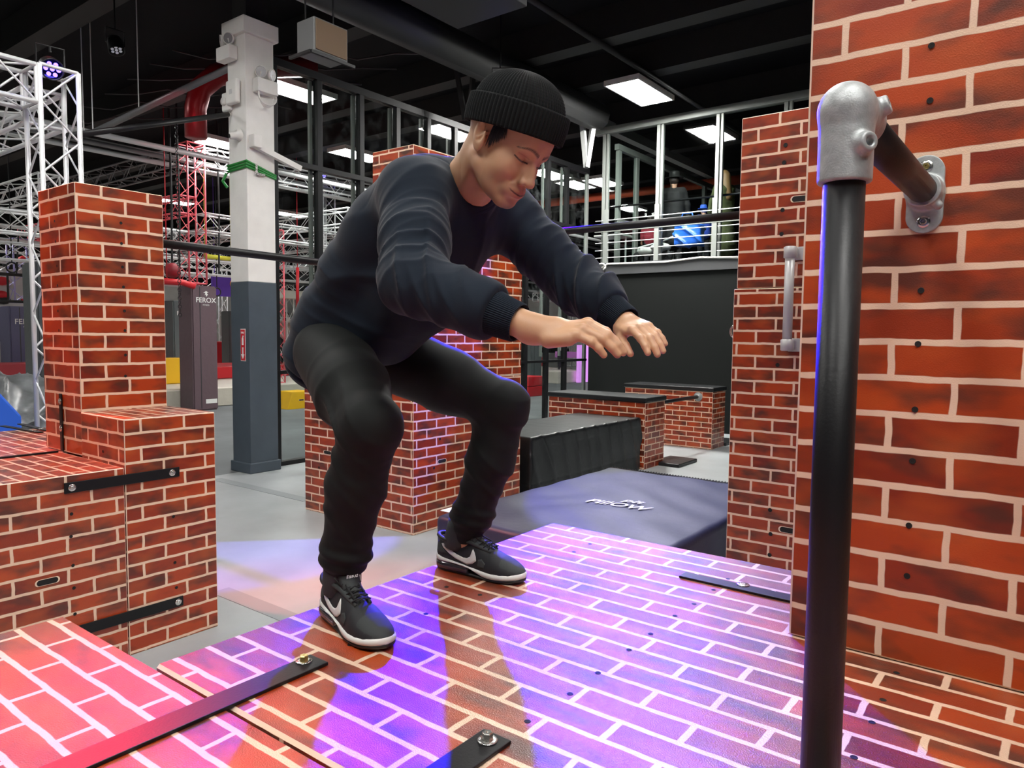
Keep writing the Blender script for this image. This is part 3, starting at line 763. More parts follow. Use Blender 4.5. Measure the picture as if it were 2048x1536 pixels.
def make_shoe(heel, toe, side, label):
    "side: +1 if the shoe's +y (inner) side is on its left"
    heel, toe = Vector(heel), Vector(toe); x = (toe-heel).normalized(); z = Vector((0, 0, 1)); y = z.cross(x)*side
    M = (Matrix((x, y, z)).transposed()*1.09).to_4x4(); M.translation = heel
    def put(name, m, ma, smooth=True, parent=None, bev=0):
        me = m if isinstance(m, bpy.types.Mesh) else m.mesh(name); me.transform(M)
        if side < 0: me.flip_normals()
        return link(name, me, ma, parent or root, smooth)
    # upper
    NS, NR = 48, 26; vs = []
    for i in range(NS):
        X = .308*i/(NS-1); X = min(max(X, .001), .306)
        a = sole_top(X)-.008; b = shoe_top(X); w = shoe_w(X)-.002; c = shoe_c(X)
        for k in range(NR):
            th = PI*k/(NR-1); cc, ss = math.cos(th), math.sin(th)
            yy = w*math.copysign(abs(cc)**.80, cc); zz = a+(b-a)*abs(ss)**.80
            yy *= 1-.22*max(0, (zz-a)/(b-a))**2*(1 if X < .2 else .3)
            vs.append((X, c+yy, zz))
    fs = [(i*NR+k, i*NR+k+1, (i+1)*NR+k+1, (i+1)*NR+k) for i in range(NS-1) for k in range(NR-1)]
    fs += [tuple(range(NR))[::-1], tuple((NS-1)*NR+k for k in range(NR))]
    root = man; root = upper = put('trainer', MB().add(vs, fs), SHOEB, True, man)
    upper['label'] = label
    # outsole, midsole, heel air unit
    put('outsole', stack([(.006, lambda x: .000+spring(x)), (.0015, lambda x: .002+spring(x)), (.000, lambda x: .007+spring(x)), (.004, lambda x: .010+spring(x))]), SOLEB)
    put('midsole', stack([(.004, lambda x: max(.007+spring(x), .028-.25*max(0, x-.115)*1.1 if x < .19 else 0) if x > .1 else .028), (-.0015, lambda x: max(.012+spring(x), .033-.28*max(0, x-.115)) if x > .1 else .033),
         (-.0015, lambda x: sole_top(x)-.006), (.003, lambda x: sole_top(x))]), SOLEW)
    put('air_unit', stack([(.002, lambda x: .006), (-.003, lambda x: .012), (-.0035, lambda x: .022), (.002, lambda x: .030)], x0=0, x1=.125), AIR)
    from mathutils.bvhtree import BVHTree
    bm = bmesh.new(); bm.from_mesh(upper.data); bvh = BVHTree.FromBMesh(bm); bm.free()
    def skin_patch(name, poly, ma, sgn, lift=.0012):
        "flat outline in (x, z) laid on the side of the upper"
        bm = bmesh.new(); f = bm.faces.new([bm.verts.new((px, 0, pz)) for px, pz in poly])
        bmesh.ops.triangulate(bm, faces=[f]); bmesh.ops.subdivide_edges(bm, edges=bm.edges[:], cuts=3, use_grid_fill=True)
        for v in bm.verts:
            w0 = M @ Vector((v.co.x, sgn*.09, v.co.z)); dr = (M.to_3x3() @ Vector((0, -sgn, 0))).normalized()
            h = bvh.ray_cast(w0, dr, .2)
            v.co = (h[0]-dr*lift) if h[0] is not None else w0+dr*.05
        me = bpy.data.meshes.new(name); bm.to_mesh(me); bm.free()
        o = link(name, me, ma, None, True); o.parent = upper; s = o.modifiers.new('thick', 'SOLIDIFY'); s.thickness = .0012; s.offset = 0
        return o
    SW = [(.026, .080), (.032, .082), (.055, .070), (.085, .059), (.110, .0535), (.126, .054), (.136, .060), (.141, .070), (.143, .082), (.150, .074), (.157, .062), (.160, .052), (.146, .041), (.128, .036), (.105, .041), (.085, .046), (.060, .057), (.035, .071)]
    for sgn in (-1, 1):
        skin_patch('side_swoosh', SW, SOLEW, sgn, .0022)['label'] = 'white curved tick on the side'
        skin_patch('suede_patch', [(.165, .034), (.190, .034), (.192, .050), (.178, .060), (.166, .056)], SHOEG, sgn)
        skin_patch('heel_panel', [(.006, .055), (.03, .052), (.05, .056), (.02, .078), (.006, .084)], SHOEG, sgn)
    # toe guard
    m = MB(); vs = []
    for i in range(14):
        X = .238+.0685*i/13; a = sole_top(X)-.006; b = float(np.interp(i, [0, 13], [.050, .030])); b = min(b, shoe_top(X)-.002); w = shoe_w(X)-.0028; c = shoe_c(X)
        for k in range(NR):
            th = PI*k/(NR-1); cc, ss = math.cos(th), math.sin(th); B = shoe_top(X)+.0014
            vs.append((X, c+w*math.copysign(abs(cc)**.8, cc)*(1-.06*ss), a+(B-a)*abs(ss)**.8))
    fs = [(i*NR+k, i*NR+k+1, (i+1)*NR+k+1, (i+1)*NR+k) for i in range(13) for k in range(NR-1)]
    put('toe_guard', m.add(vs, fs), SHOEG, parent=upper)
    # padded collar, eyestays, tongue, laces, sock
    m = MB(); pts = []
    for k in range(25):
        a = 2*PI*k/24; X = .052+.048*math.cos(a); pts.append((X, shoe_c(X)+.031*math.sin(a), .094+.012*max(0, math.cos(a))**1.5+.010*max(0, -math.cos(a))))
    m.tube(pts, .0065, 8, cap=False); put('collar', m, SHOEB, parent=upper)
    m = MB()
    for sg in (-1, 1):
        m.tube([(.098, shoe_c(.1)+sg*.026, .103), (.130, sg*.0225+.001, .099), (.165, sg*.020+.002, .088), (.200, sg*.018+.003, .079)], [.007, .0075, .007, .005], 6)
    put('eyestay', m, SHOEG, parent=upper)
    m = MB(); n = 9; vs = []
    for i, (X, Z, w) in enumerate(((.20, .083, .016), (.178, .094, .020), (.156, .108, .024), (.141, .124, .027), (.131, .142, .028), (.124, .158, .027), (.120, .163, .022))):
        for k in range(n):
            a = (k/(n-1)-.5)*2; vs.append((X-.010*a*a, .002+w*a, Z-.012*a*a))
    fs = [(i*n+k, i*n+k+1, (i+1)*n+k+1, (i+1)*n+k) for i in range(6) for k in range(n-1)]
    tg = put('tongue', m.add(vs, fs), SHOEG); tg.modifiers.new('thick', 'SOLIDIFY').thickness = .007
    tx = text('tongue_lettering', 'nike', None, (0, 0, 0), (1, 0, 0), (0, 1, 0), .018, TEXTW, .0004, shear=.35, bold=.0002)
    tm = tx.data; bpy.data.objects.remove(tx)
    nx, nz = Vector((-.012, 0, .017)).normalized(), None; yv = Vector((0, 1, 0))*side; nrm = yv.cross(nx)*side
    TM = Matrix((yv, nx, nrm)).transposed().to_4x4(); TM.translation = Vector((.1420, .002, .1265)); tm.transform(TM)
    if side < 0: tm.flip_normals()
    put('tongue_lettering', tm, TEXTW, False)
    m = MB()
    for i in range(6):
        X = .112+.016*i; Z = float(np.interp(X, [.1, .13, .165, .2], [.112, .107, .096, .087]))+.003
        for sg in (-1, 1):
            m.tube([(X, sg*.024+.002, Z-.006), (X+.006, sg*.012+.002, Z+.002), (X+.010, .002, Z+.003), (X+.014, -sg*.012+.002, Z)], .0019, 6)
    for sg in (-1, 1):
        m.tube([(.112, .002, .118), (.104, sg*.020, .130), (.122, sg*.034, .126), (.140, sg*.026, .112), (.118, .003, .117)], .0019, 6)
        m.tube([(.116, .002, .117), (.145, sg*.016, .112), (.178, sg*.016, .101), (.200, sg*.014, .086)], .0019, 6)
    m.ball((.114, .002, .119), (.008, .008, .006)); put('laces', m, LACE)
    m = MB(); m.tube([(.064, 0, .07), (.070, 0, .10), (.078, 0, .125), (.084, 0, .15)], [.038, .041, .042, .042], 20); put('sock', m, SHOEG)
    return root
make_shoe((-1.608, 1.276, P), (-1.288, 1.186, P), +1, 'black trainer with white tick, nearer foot')
make_shoe((-1.640, 1.764, P), (-1.300, 1.812, P), -1, 'black trainer with white tick, farther foot')

# ================================================================== the hall
def struct(name, m, mats, **k): return m.build(name, mats, kind='structure', **k)
FLOORL = mat('light_grey_floor', (.36, .385, .39), .42, bump=.25, bscale=260, var=.12, vscale=1.6)
FLOORD = mat('dark_grey_carpet', (.13, .14, .145), .85, bump=.4, bscale=120, var=.15, vscale=1)
CEIL = mat('ceiling_black', (.0035, .0035, .005), .9, spec=.2, var=.2, vscale=.7)
CEILB = mat('ceiling_beam_black', (.010, .010, .010), .75)
WALLB = mat('wall_black', (.0045, .0058, .0052), .8, spec=.25, bump=.1, bscale=40)
WALLP = mat('wall_pale', (.62, .62, .60), .7, var=.06)
struct('floor', MB().box(-8.62, 7, -7, 26, -.1, 0), FLOORL)
struct('floor', MB().box(-33, -8.62, -7, 36, -.1, 0), FLOORD)
struct('ceiling', MB().box(-33, 7, -7, 36, 7.0, 7.1), CEIL)
struct('wall_left', MB().box(-33.2, -33, -7, 36, 0, 4.0), WALLP)
struct('wall_left', MB().box(-33.2, -33, -7, 36, 4.0, 7.0), WALLB)
struct('wall_back', MB().box(-33, 7, 36, 36.2, 0, 7), WALLB)
struct('wall_right', MB().box(7, 7.2, -7, 36, 0, 7), WALLB)
struct('wall_front', MB().box(-33, 7, -7.2, -7, 0, 7), WALLB)
# black wall under the balcony
struct('wall_back', MB().box(-8.16, 2.5, 13.45, 13.6, 0, 3.12), WALLB)
struct('trim_1', MB().box(-8.18, 2.5, 13.40, 13.6, 3.12, 3.36), mat('fascia', (.05, .052, .054), .6))
for a, b, n in ((-8.43, -6.58, 4.93), (-4.75, -3.2, 2.78)):
    tag(MB().box(a, b, n-.04, n+.10, .0005, .003).build('floor_stripe', mat('stripe_grey', (.27, .29, .30), .5)),
        'grey painted stripe on the pale floor, %s' % ('leading to the slate column' if n > 4 else 'reaching the low brick block on the left'), 'floor marking')

# ---- ceiling beams, run left to right over the floor
for i, y in enumerate((-3.5, -.8, 2.0, 4.8, 7.6, 10.2, 11.9, 14.5, 17.2, 20, 23)):
    tag(MB().box(-33, 7, y, y+.34, 6.5, 7.0).build('ceiling_beam', CEILB, group='black ceiling beams'), 'black beam running across under the ceiling', 'ceiling beam')

# ---- lit ceiling panels
def panel(x, y, z, sx, sy, label, grp=None, pm=None):
    t = empty('ceiling_light', (x, y, z), label, 'light', grp)
    m = MB()
    for a, b, c, d in ((-sx/2-.03, -sx/2, -sy/2-.03, sy/2+.03), (sx/2, sx/2+.03, -sy/2-.03, sy/2+.03), (-sx/2, sx/2, -sy/2-.03, -sy/2), (-sx/2, sx/2, sy/2, sy/2+.03)): m.box(x+a, x+b, y+c, y+d, z, z+.07)
    m.box(x-sx/2-.03, x+sx/2+.03, y-sy/2-.03, y+sy/2+.03, z+.07, z+.09); m.build('frame', WHITE, t)
    MB().box(x-sx/2, x+sx/2, y-sy/2, y+sy/2, z+.01, z+.03).build('diffuser', pm or PANEL, t)
    for a in (-1, 1): MB().tube([(x+a*sx*.4, y, z+.09), (x+a*sx*.4, y, 7.0)], .008, 5).build('hanger', BLACK, t)
p = onz(1280, 187, ZL); panel(p.x, p.y, ZL, .62, 1.35, 'bright ceiling panel hanging above the balcony windows, nearest and largest', pm=PANELX)
for px, sx, sy, lb in (((592, 186), .62, 1.3, 'bright ceiling panel seen through the top glass beside the white column'), ((716, 312), .62, 1.3, 'bright ceiling panel seen through the glass left of the tall brick pillar'),
                       ((455, 292), .62, 1.3, 'bright ceiling panel just left of the white column'), ((573, 429), .62, 1.5, 'low far ceiling panel between trusses right of the white column'),
                       ((1098, 350), .62, 1.3, "bright ceiling panel just in front of the man's nose"), ((1152, 371), .62, 1.2, 'smaller ceiling panel by the glass end post behind the balcony corner'), ((1205, 366), .62, 1.2, 'ceiling panel seen at the corner of the balcony screen')):
    p = onz(*px, ZL); panel(p.x, p.y, ZL, sx, sy, lb, pm=PANELH if px[0] in (592, 716) else None)
for k, (x, y) in enumerate(PANELS_UNSEEN): panel(x, y, ZL, .62, 1.3, 'added ceiling panel overhead, outside the picture', 'added ceiling panels over the brick blocks')
for k, (x, y) in enumerate(((-13, 2), (-19, 1), (-26, 6), (-26, 14), (-20, 20), (-13, 24))): panel(x, y, 6.5, .7, 1.6, 'ceiling panel high over the obstacle course', 'ceiling panels over the obstacle course')

# ---- pipes and ducts under the ceiling
def pipe(name, pts, r, m, label, cat='pipe', grp=None): return tag(MB().tube(pts, r, 10).build(name, m, smooth=True), label, cat, grp)
a = onz(1200, 105, 6.3); pipe('sprinkler_pipe', [(a.x, 3, 6.44), (a.x, 30, 6.44)], .05, CEILB, 'black pipe running past the bright panel above the balcony')
for k, (px, m) in enumerate((((300, 290), ALU), ((300, 322), ALU), ((260, 300), ALUD), ((420, 330), ALU))):
    nm = ('first', 'second', 'third', 'last')[k]
    a = onz(*px, 5.6+.1*k); pipe('ceiling_pipe', [(a.x, 0, a.z), (a.x, 30, a.z)], .055, m, nm+' of four long pipes below the ceiling between silver truss tower and column', 'pipe', 'pipes under the far ceiling')
a, b = onz(185, 262, 5.5), onz(462, 134, 5.5); a.z = 5.0; a = onz(185, 266, 5.0); pipe('diagonal_pipe', [a, b], .05, mat('grey_pipe', (.16, .16, .17), .4, .4), 'dark grey pipe rising diagonally to the top of the white column')
for (x, y0, y1), dd, lb in (((287, 45, 222), .0, 'longest thin rod hanging from the ceiling over the diagonal pipe'), ((165, 130, 268), 0, 'left of two short hanging rods beside the silver truss tower'), ((186, 185, 258), 0, 'right of two short hanging rods beside the silver truss tower')):
    t = (x-185)/277; q = a+(b-a)*t; q = Vector((q.x, q.y, q.z)); d = (q-CAMLOC).dot(FWD)
    tag(MB().tube([q, (q.x, q.y, 7.0)], .008, 5).build('hanging_rod', ALU), lb, 'rod')
# bar strapped to the column
a, b = onx(136, 272, -8.1), onx(456, 229, -8.7)
t = empty('suspended_bar', (a+b)/2, 'long black bar from silver truss tower to the green strap on the column', 'bar')
MB().tube([a, b], .032, 12).build('bar', BLACK, t, True)
m = MB(); m.tube([b, b+(b-a).normalized()*.12], .02, 8).build('snap_hook', CHROME, t, True)
# hanging chain near the bar
q = a+(b-a)*.62; m = MB()
for k in range(46): m.lathe((q.x, q.y, q.z-.02-k*.05), (1, 0, 0) if k % 2 else (0, 1, 0), [(.020, -.004), (.026, 0), (.020, .004), (.016, 0), (.020, -.004)], 8)
tag(m.build('hanging_chain', BLACK), 'black chain hanging from the long bar left of the red truss', 'chain')

# ---- duct elbow, the red lamp light also put into its metal colour
c = onx(392, 276, -11.0); u = Vector((0, .80, .60))
pts = [c, c+Vector((0, 0, .45)), c+Vector((.03, .06, .75)), c+Vector((.1, .30, 1.02)), c+Vector((.25, .75, 1.25)), c+Vector((.6, 1.8, 1.5))]
pipe('duct_elbow', pts, [.165, .165, .175, .18, .18, .18], mat('red_lit_duct', (.16, .012, .016), .3, .3), 'shiny duct elbow lit red above the red truss tower', 'duct')
spot('red_duct_lamp', c+Vector((1.6, -1.5, -.6)), c+Vector((0, .1, .1)), 90, (1, .02, .06), 45)
# big black ducts
for (p0, p1, r, lb) in (((-7.7, -2, 6.22), (-7.7, 12.9, 6.22), .28, 'thick black duct running away under the ceiling at left'),):
    pipe('black_duct', [p0, p1], r, DUCT, lb, 'duct')
m = MB().box(-6.4, -5.3, 4.3, 7.2, 5.75, 6.4); o = tag(m.build('duct_box', mat('duct_box_black', (.02, .02, .022), .5), bevel=.01), 'wide black duct box with chalk marking above the man', 'duct')
d0 = onx(845, 75, -5.29); text('chalk_marking', 'W-17A', o, (-5.295, 5.6, 5.95), (0, 1, 0), (0, 0, 1), .16, mat('chalk', (.45, .45, .45), .8), .001)
# heater / speaker cabinet by the partition
c = onx(664, 80, -6.6); t = empty('hanging_speaker', c, 'wood-fronted speaker cabinet hanging above the glass partition', 'speaker')
MB().box(c.x-.30, c.x, c.y-.24, c.y+.22, c.z-.18, c.z+.18).build('cabinet', mat('cabinet_silver', (.16, .165, .165), .5, .3), t, bevel=.01)
MB().box(c.x-.01, c.x+.012, c.y-.22, c.y+.20, c.z-.16, c.z+.16).build('grille', mat('tan_cloth', (.20, .14, .085), .9, bump=.3, bscale=300), t)
m = MB(); m.bar((c.x-.35, c.y-.3, c.z-.21), (c.x+.02, c.y-.3, c.z-.21), .03); m.bar((c.x+.02, c.y-.3, c.z-.21), (c.x+.02, c.y+.3, c.z-.21), .03)
m.tube([(c.x-.2, c.y-.2, c.z+.18), (c.x-.2, c.y-.2, 7)], .01, 5); m.tube([(c.x-.2, c.y+.18, c.z+.18), (c.x-.2, c.y+.18, 7)], .01, 5); m.build('bracket', BLACK, t)
# light steelwork right of the head
a, b = onz(1090, 195, 6.45), onz(1245, 255, 6.45)
tag(MB().box(a.x-.10, a.x+.10, a.y-1, 30, 6.35, 6.55).build('steel_beam', mat('pale_steel', (.34, .35, .34), .5, .2)), 'pale steel beam running back beside the beanie', 'beam')
for u0, lb in ((1162, 'left strut of the pale steel V beside the beanie'), (1192, 'right strut of the pale steel V beside the beanie')):
    p0 = onz(u0, 218, 6.35); p1 = onx(1173, 335, a.x-1.0 if u0 == 1162 else a.x-.95)
    d = ray(1173, 335); tt = (p0-CAMLOC).dot(FWD); p1 = CAMLOC+d*tt
    tag(MB().bar(p0, p1, .09).build('steel_strut', mat('pale_steel', (.34, .35, .34))), lb, 'strut')
for u0, u1, lb in ((908, 930, 'left dark strut behind the beanie'), (950, 938, 'right dark strut behind the beanie')):
    p0 = onz(u0, 110, 6.5); p1 = CAMLOC+ray(u1, 240)*((p0-CAMLOC).dot(FWD))
    tag(MB().bar(p0, p1, .07).build('steel_strut', CEILB), lb, 'strut')
r = random.Random(5)
for k in range(6):     # loose cables along the beams
    p0 = onz(120+45*k, 230-26*k, 6.45); pts = [Vector((p0.x+.5*i, p0.y+.35*i, 6.40-.05*math.sin(i*1.7+k)-.08*(i % 2))) for i in range(8)]
    tag(MB().tube(pts, .014, 5).build('ceiling_cable', mat('cable_dark', (.05, .04, .045), .5), smooth=True), 'dark cable strung along the ceiling at upper left', 'cable', 'cables strung along the ceiling')

# ---- stage lamps
def par_can(loc, target, label, col, on=4.0):
    loc, target = Vector(loc), Vector(target); d = (target-loc).normalized()
    t = empty('stage_lamp', loc, label, 'lamp')
    MB().lathe(loc-d*.22, d, [(.02, 0), (.085, .01), (.10, .06), (.10, .20), (.105, .205), (.095, .205), (.09, .17)], 20).build('housing', BLACK, t, True)
    m = MB(); sd = d.cross(Vector((0, 0, 1))).normalized(); u = sd.cross(d)
    for k in range(7):
        a = k*PI/3; q = loc-d*.035+(sd*math.cos(a)+u*math.sin(a))*(.055 if k else 0); m.disc(q, d, .02, .008, 10)
    m.build('led', mat('led_'+label[:6], col, .4, emit=col, estr=on*6), t)
    m = MB(); m.tube([loc-d*.12+sd*.12, loc-d*.12+sd*.12+Vector((0, 0, .2)), loc-d*.12-sd*.12+Vector((0, 0, .2)), loc-d*.12-sd*.12], .01, 6); m.tube([loc-d*.12+Vector((0, 0, .2)), Vector((loc.x-d.x*.12, loc.y-d.y*.12, 7.0 if loc.z > 5.4 else loc.z+.2))], .012, 6); m.build('yoke', BLACK, t)
par_can(BLUE_AT+Vector((0, 0, .05)), (-1.1, 1, 1), 'blue stage lamp on the ceiling directly behind the beanie', (.05, .04, 1), 8)
q = onx(106, 140, -8.0); par_can(q, (-2, 2, 1.5), 'violet stage lamp on top of the silver truss tower', (.08, .05, 1), 2)
q = onz(234, 105, 5.6); par_can(q, (q.x+1, q.y, 3), 'black stage lamp hanging over the left brick pillar', (.5, .5, .55), .05)
q = onx(646, 352, -17); par_can(q, (-5, 4, 2), 'blue stage lamp on the truss seen through the glass', (.05, .08, 1), 5)
par_can(RED_AT, (-1.9, .6, 1.08), 'red stage lamp high behind the left brick pillar', (1, .02, .04), 3)

# ---- column with its fittings
X0, X1, Y0, Y1 = -8.79, -8.39, 5.43, 5.84
t = empty('column', (-8.6, 5.66, 0), 'square column, slate grey below and white above', 'column')
MB().box(X0, X1, Y0, Y1, 2.50, 5.72).build('upper_shaft', WHITE, t, bevel=.006)['label'] = 'white upper part'
MB().box(X0-.004, X1+.004, Y0-.004, Y1+.004, .10, 2.50).build('lower_shaft', DKPAINT, t, bevel=.006)['label'] = 'slate grey lower part'
MB().box(X0-.03, X1+.03, Y0-.03, Y1+.03, 0, .14).build('plinth', DKPAINT, t, bevel=.012)
MB().box(X0-.05, X1+.05, Y0-.05, Y1+.05, 5.60, 5.80).build('cap', WHITE, t, bevel=.01)
MB().box(X0+.05, X1-.05, Y0+.05, Y1-.05, 5.78, 7.0).build('post_above', CEILB, t)
def signbox():
    c = ony(486, 690, Y0-.01); s = empty('fire_sign', c, 'red and white fire extinguisher arrow sign on the slate column', 'sign')
    MB().box(c.x-.055, c.x+.055, Y0-.010, Y0-.006, c.z-.21, c.z+.21).build('border', TEXTW, s)
    MB().box(c.x-.048, c.x+.048, Y0-.013, Y0-.009, c.z-.20, c.z+.20).build('plate', REDP, s)
    text('lettering', 'FIRE', s, (c.x, Y0-.014, c.z+.145), (1, 0, 0), (0, 0, 1), .042, TEXTW)
    m = MB().box(c.x-.018, c.x+.018, Y0-.015, Y0-.013, c.z+.00, c.z+.09); m.add([(c.x-.012, Y0-.0145, c.z+.09), (c.x+.012, Y0-.0145, c.z+.09), (c.x+.03, Y0-.0145, c.z+.12), (c.x, Y0-.0145, c.z+.125)], [(0, 1, 2, 3)]); m.build('extinguisher_symbol', TEXTW, s)
    m = MB().box(c.x-.012, c.x+.012, Y0-.015, Y0-.013, c.z-.13, c.z-.03)
    m.add([(c.x-.04, Y0-.0145, c.z-.12), (c.x+.04, Y0-.0145, c.z-.12), (c.x, Y0-.0145, c.z-.185)], [(0, 1, 2)]); m.build('arrow', TEXTW, s)
signbox()
def emer(c, d, label):
    c, d = Vector(c), Vector(d); t = empty('emergency_light', c, label, 'light')
    sd = d.cross(Vector((0, 0, 1))).normalized()
    MB().obox(c, d*.06, sd*.15, (0, 0, .085)).build('housing', WHITE, t, bevel=.008)
    for s in (-1, 1):
        q = c+sd*s*.085+Vector((0, 0, .17))+d*.03; e = (d+sd*s*.5+Vector((0, 0, -.15))).normalized()
        h = MB().lathe(q-e*.06, e, [(.02, 0), (.06, .015), (.075, .05), (.075, .065), (.065, .062)], 16).build('lamp_head', WHITE, t, True)
        MB().disc(q+e*.0, e, .062, .006, 16).build('lens', mat('lens_grey', (.35, .35, .36), .3, .3, bump=.8, bscale=60), h)
        MB().tube([c+sd*s*.085+Vector((0, 0, .08)), q], .012, 6).build('arm', WHITE, h)
emer((X0+.10, Y0-.07, 5.38), (0, -1, 0), 'white twin emergency lamp on the left face of the column top')
emer((X1+.07, Y0+.24, 4.98), (1, 0, 0), 'white twin emergency lamp on the right face of the column top')
c = Vector((X1+.05, Y0+.24, 4.88)); m = MB()
for k in range(4):
    m.tube([c+Vector((.03+.01*k, (.10+.012*k)*math.cos(a), -.02+(.14-.01*k)*math.sin(a))) for a in [i*PI/8 for i in range(17)]], .007, 5)
tag(m.build('coiled_cable', WHITE, smooth=True), 'coil of white cable hanging on the column by the emergency lamp', 'cable')
def wbox(name, px, Y, sx, sz, dpt, label, cat, mm=WHITE):
    c = ony(*px, Y); t = empty(name, c, label, cat)
    MB().box(c.x-sx/2, c.x+sx/2, Y-dpt, Y, c.z-sz/2, c.z+sz/2).build('case', mm, t, bevel=.025, seg=3); return c, t
c, t = wbox('access_point', (471, 186), Y0-.02, .24, .30, .07, 'white rounded wireless box on the column above the green strap', 'box')
MB().box(c.x-.03, c.x+.03, Y0-.092, Y0-.088, c.z-.03, c.z+.03).build('mark', mat('pale_mark', (.6, .6, .6)), t)
c, t = wbox('horn_speaker', (458, 205), Y0-.0, .20, .24, .05, 'white siren half hidden behind the wireless box', 'siren')
MB().disc((c.x-.02, Y0-.06, c.z), (0, -1, 0), .05, .04, 16).build('horn', WHITE, t, True)
c = onx(472, 275, X1+.0); c = ony(480, 270, Y0); t = empty('security_camera', c, 'small white dome camera on the left side of the column', 'camera')
MB().lathe(c, (-.2, -1, -.25), [(.075, -.01), (.075, .03), (.05, .06), (.045, .13), (.02, .14)], 18).build('body', WHITE, t, True)
MB().disc(c+Vector((-.2, -1, -.25)).normalized()*.142, (-.2, -1, -.25), .026, .012, 14).build('lens', HOLE, t)
c = Vector((X1, Y0+.12, 4.22)); t = empty('projector_arm', c, 'white bracket arm sticking out of the column towards the glass', 'bracket')
MB().bar(c+Vector((.04, 0, 0)), c+Vector((.10, .62, -.18)), .07).build('arm', WHITE, t)
MB().box(c.x-.0, c.x+.12, c.y-.09, c.y+.03, c.z-.03, c.z+.13).build('base', WHITE, t, bevel=.01)
m = MB()
for dz in (0, .035, .07): m.tube([(X0-.01, Y0-.012, 3.93+dz), (X1+.012, Y0-.012, 3.95+dz), (X1+.012, Y1+.01, 3.86+dz*.6)], .016, 6)
m.tube([(X0+.02, Y0-.05, 3.90), (X0-.02, Y0-.08, 3.80), (X0+.03, Y0-.05, 3.72)], .02, 6)
t = empty('ratchet_strap', (X1, Y0, 3.95), 'green lashing strap wrapped round the white column', 'strap')
m.build('webbing', BAND, t); m = MB().box(X1+.02, X1+.04, Y0+.10, Y0+.13, 3.86, 4.0).box(X1+.02, X1+.04, Y0+.13, Y0+.24, 3.86, 3.89); m.build('buckle', CHROME, t)

# ---- glass partition behind the blocks
PX = -8.62
t = empty('glass_partition', (PX, 10, 0), 'tall black-framed glass partition running back from the column', 'partition')
YS = [5.98, 6.72, 7.50, 8.25, 8.95, 9.62, 10.3, 10.95, 11.75, 12.5, 13.2, 14.02]
for i, y in enumerate(YS[:-1]):
    MB().box(PX-.05, PX+.05, y-.045, y+.045, 0, 5.45).build('post', BLACK, t, bevel=.006)
    if 0 < i < 11: MB().box(PX-.10, PX-.06, y-.10, y-.05, 1.4, 5.40).build('inner_post', GLASSF, t)
MB().box(PX-.03, PX+.03, 13.98, 14.06, 0, 5.42).build('post', GLASSF, t)
for z, h in ((5.46, .10), (4.18, .07), (1.30, .05), (.03, .06)): MB().box(PX-.055, PX+.055, 5.9, 14.05, z-h/2, z+h/2).build('rail', BLACK, t)
for i in range(len(YS)-1):
    MB().box(PX-.006, PX+.006, YS[i]+.045, YS[i+1]-.045, .06, 5.41).build('pane', GLASS, t)
    
# ---- balcony railing, windows and their side screen
YB = 13.47; DK = 3.36
struct('floor', MB().box(-8.16, 2.5, 13.45, 24, 3.24, 3.36), mat('deck', (.05, .05, .05), .8))
t = empty('balcony_railing', (-6, YB, DK), 'grey cable railing along the balcony edge', 'railing')
for px in (1211, 1313, 1428, 1500):
    c = ony(px, 500, YB); MB().box(c.x-.05, c.x+.05, YB-.03, YB+.03, DK, DK+1.12).build('post', GLASSF, t)
zt = ony(1340, 448, YB).z
MB().box(-8.05, 1, YB-.035, YB+.035, zt-.05, zt+.04).build('top_rail', GLASSF, t)
for k in range(6): MB().tube([(-8.05, YB, DK+.12+.155*k), (1, YB, DK+.12+.155*k)], .010, 5).build('cable', ALU, t)
zb = ony(1340, 402, YB).z; zb = ony(1340, 402, 13.9).z
tag(MB().tube([(-8.1, 13.9, zb), (0, 13.9, zb)], .022, 8).build('handrail', BLACK, smooth=True), 'thin black handrail running across in front of the balcony windows', 'rail')
t = empty('window_screen', (-6, 13.7, DK), 'grey-framed glass screen along the front of the balcony', 'window screen')
zc = ony(1210, 268, 13.7).z; xs = []
for px in (1211, 1319, 1437, 1572):
    c = ony(px, 330, 13.7); xs.append(c.x)
    MB().box(c.x-.055, c.x+.015, 13.66, 13.74, DK, zc).build('mullion', GLASSF, t, bevel=.006); MB().box(c.x+.04, c.x+.09, 13.66, 13.74, DK, zc).build('mullion', GLASSF, t, bevel=.006)
MB().box(xs[0]-.25, 2, 13.62, 13.78, zc-.02, zc+.12).build('head_beam', GLASSF, t, bevel=.01)
for a, b in zip(xs[:-1], xs[1:]): MB().box(a+.09, b-.055, 13.69, 13.70, DK, zc).build('pane', GLASSC, t)
XSD = xs[0]+.18
t = empty('side_screen', (XSD, 17, DK), 'grey-framed glass screen running back from the balcony corner', 'window screen')
ys = [13.95, onx(1273, 350, XSD).y, onx(1371, 380, XSD).y, onx(1412, 400, XSD).y]
ys = [ys[0], ys[1], ys[1]+1.9, ys[1]+3.8, ys[1]+5.7]
zs = DK+2.45
for y in ys: MB().box(XSD-.04, XSD+.04, y-.06, y+.06, DK, zs).build('post', GLASSF, t)
MB().box(XSD-.05, XSD+.05, 13.85, ys[-1], zs-.02, zs+.10).build('head_rail', GLASSF, t); MB().box(XSD-.03, XSD+.03, 13.85, ys[-1], DK+.95, DK+1.0).build('mid_rail', GLASSF, t)
for a, b in zip(ys[:-1], ys[1:]): MB().box(XSD-.004, XSD+.004, a+.06, b-.06, DK, zs-.02).build('pane', GLASSC, t)
m = MB(); m.tube([ony(1186, 548, 13.38), ony(1215, 528, 13.38), ony(1330, 524, 13.38), ony(1400, 515, 13.38), ony(1480, 515, 13.38)], .022, 6)
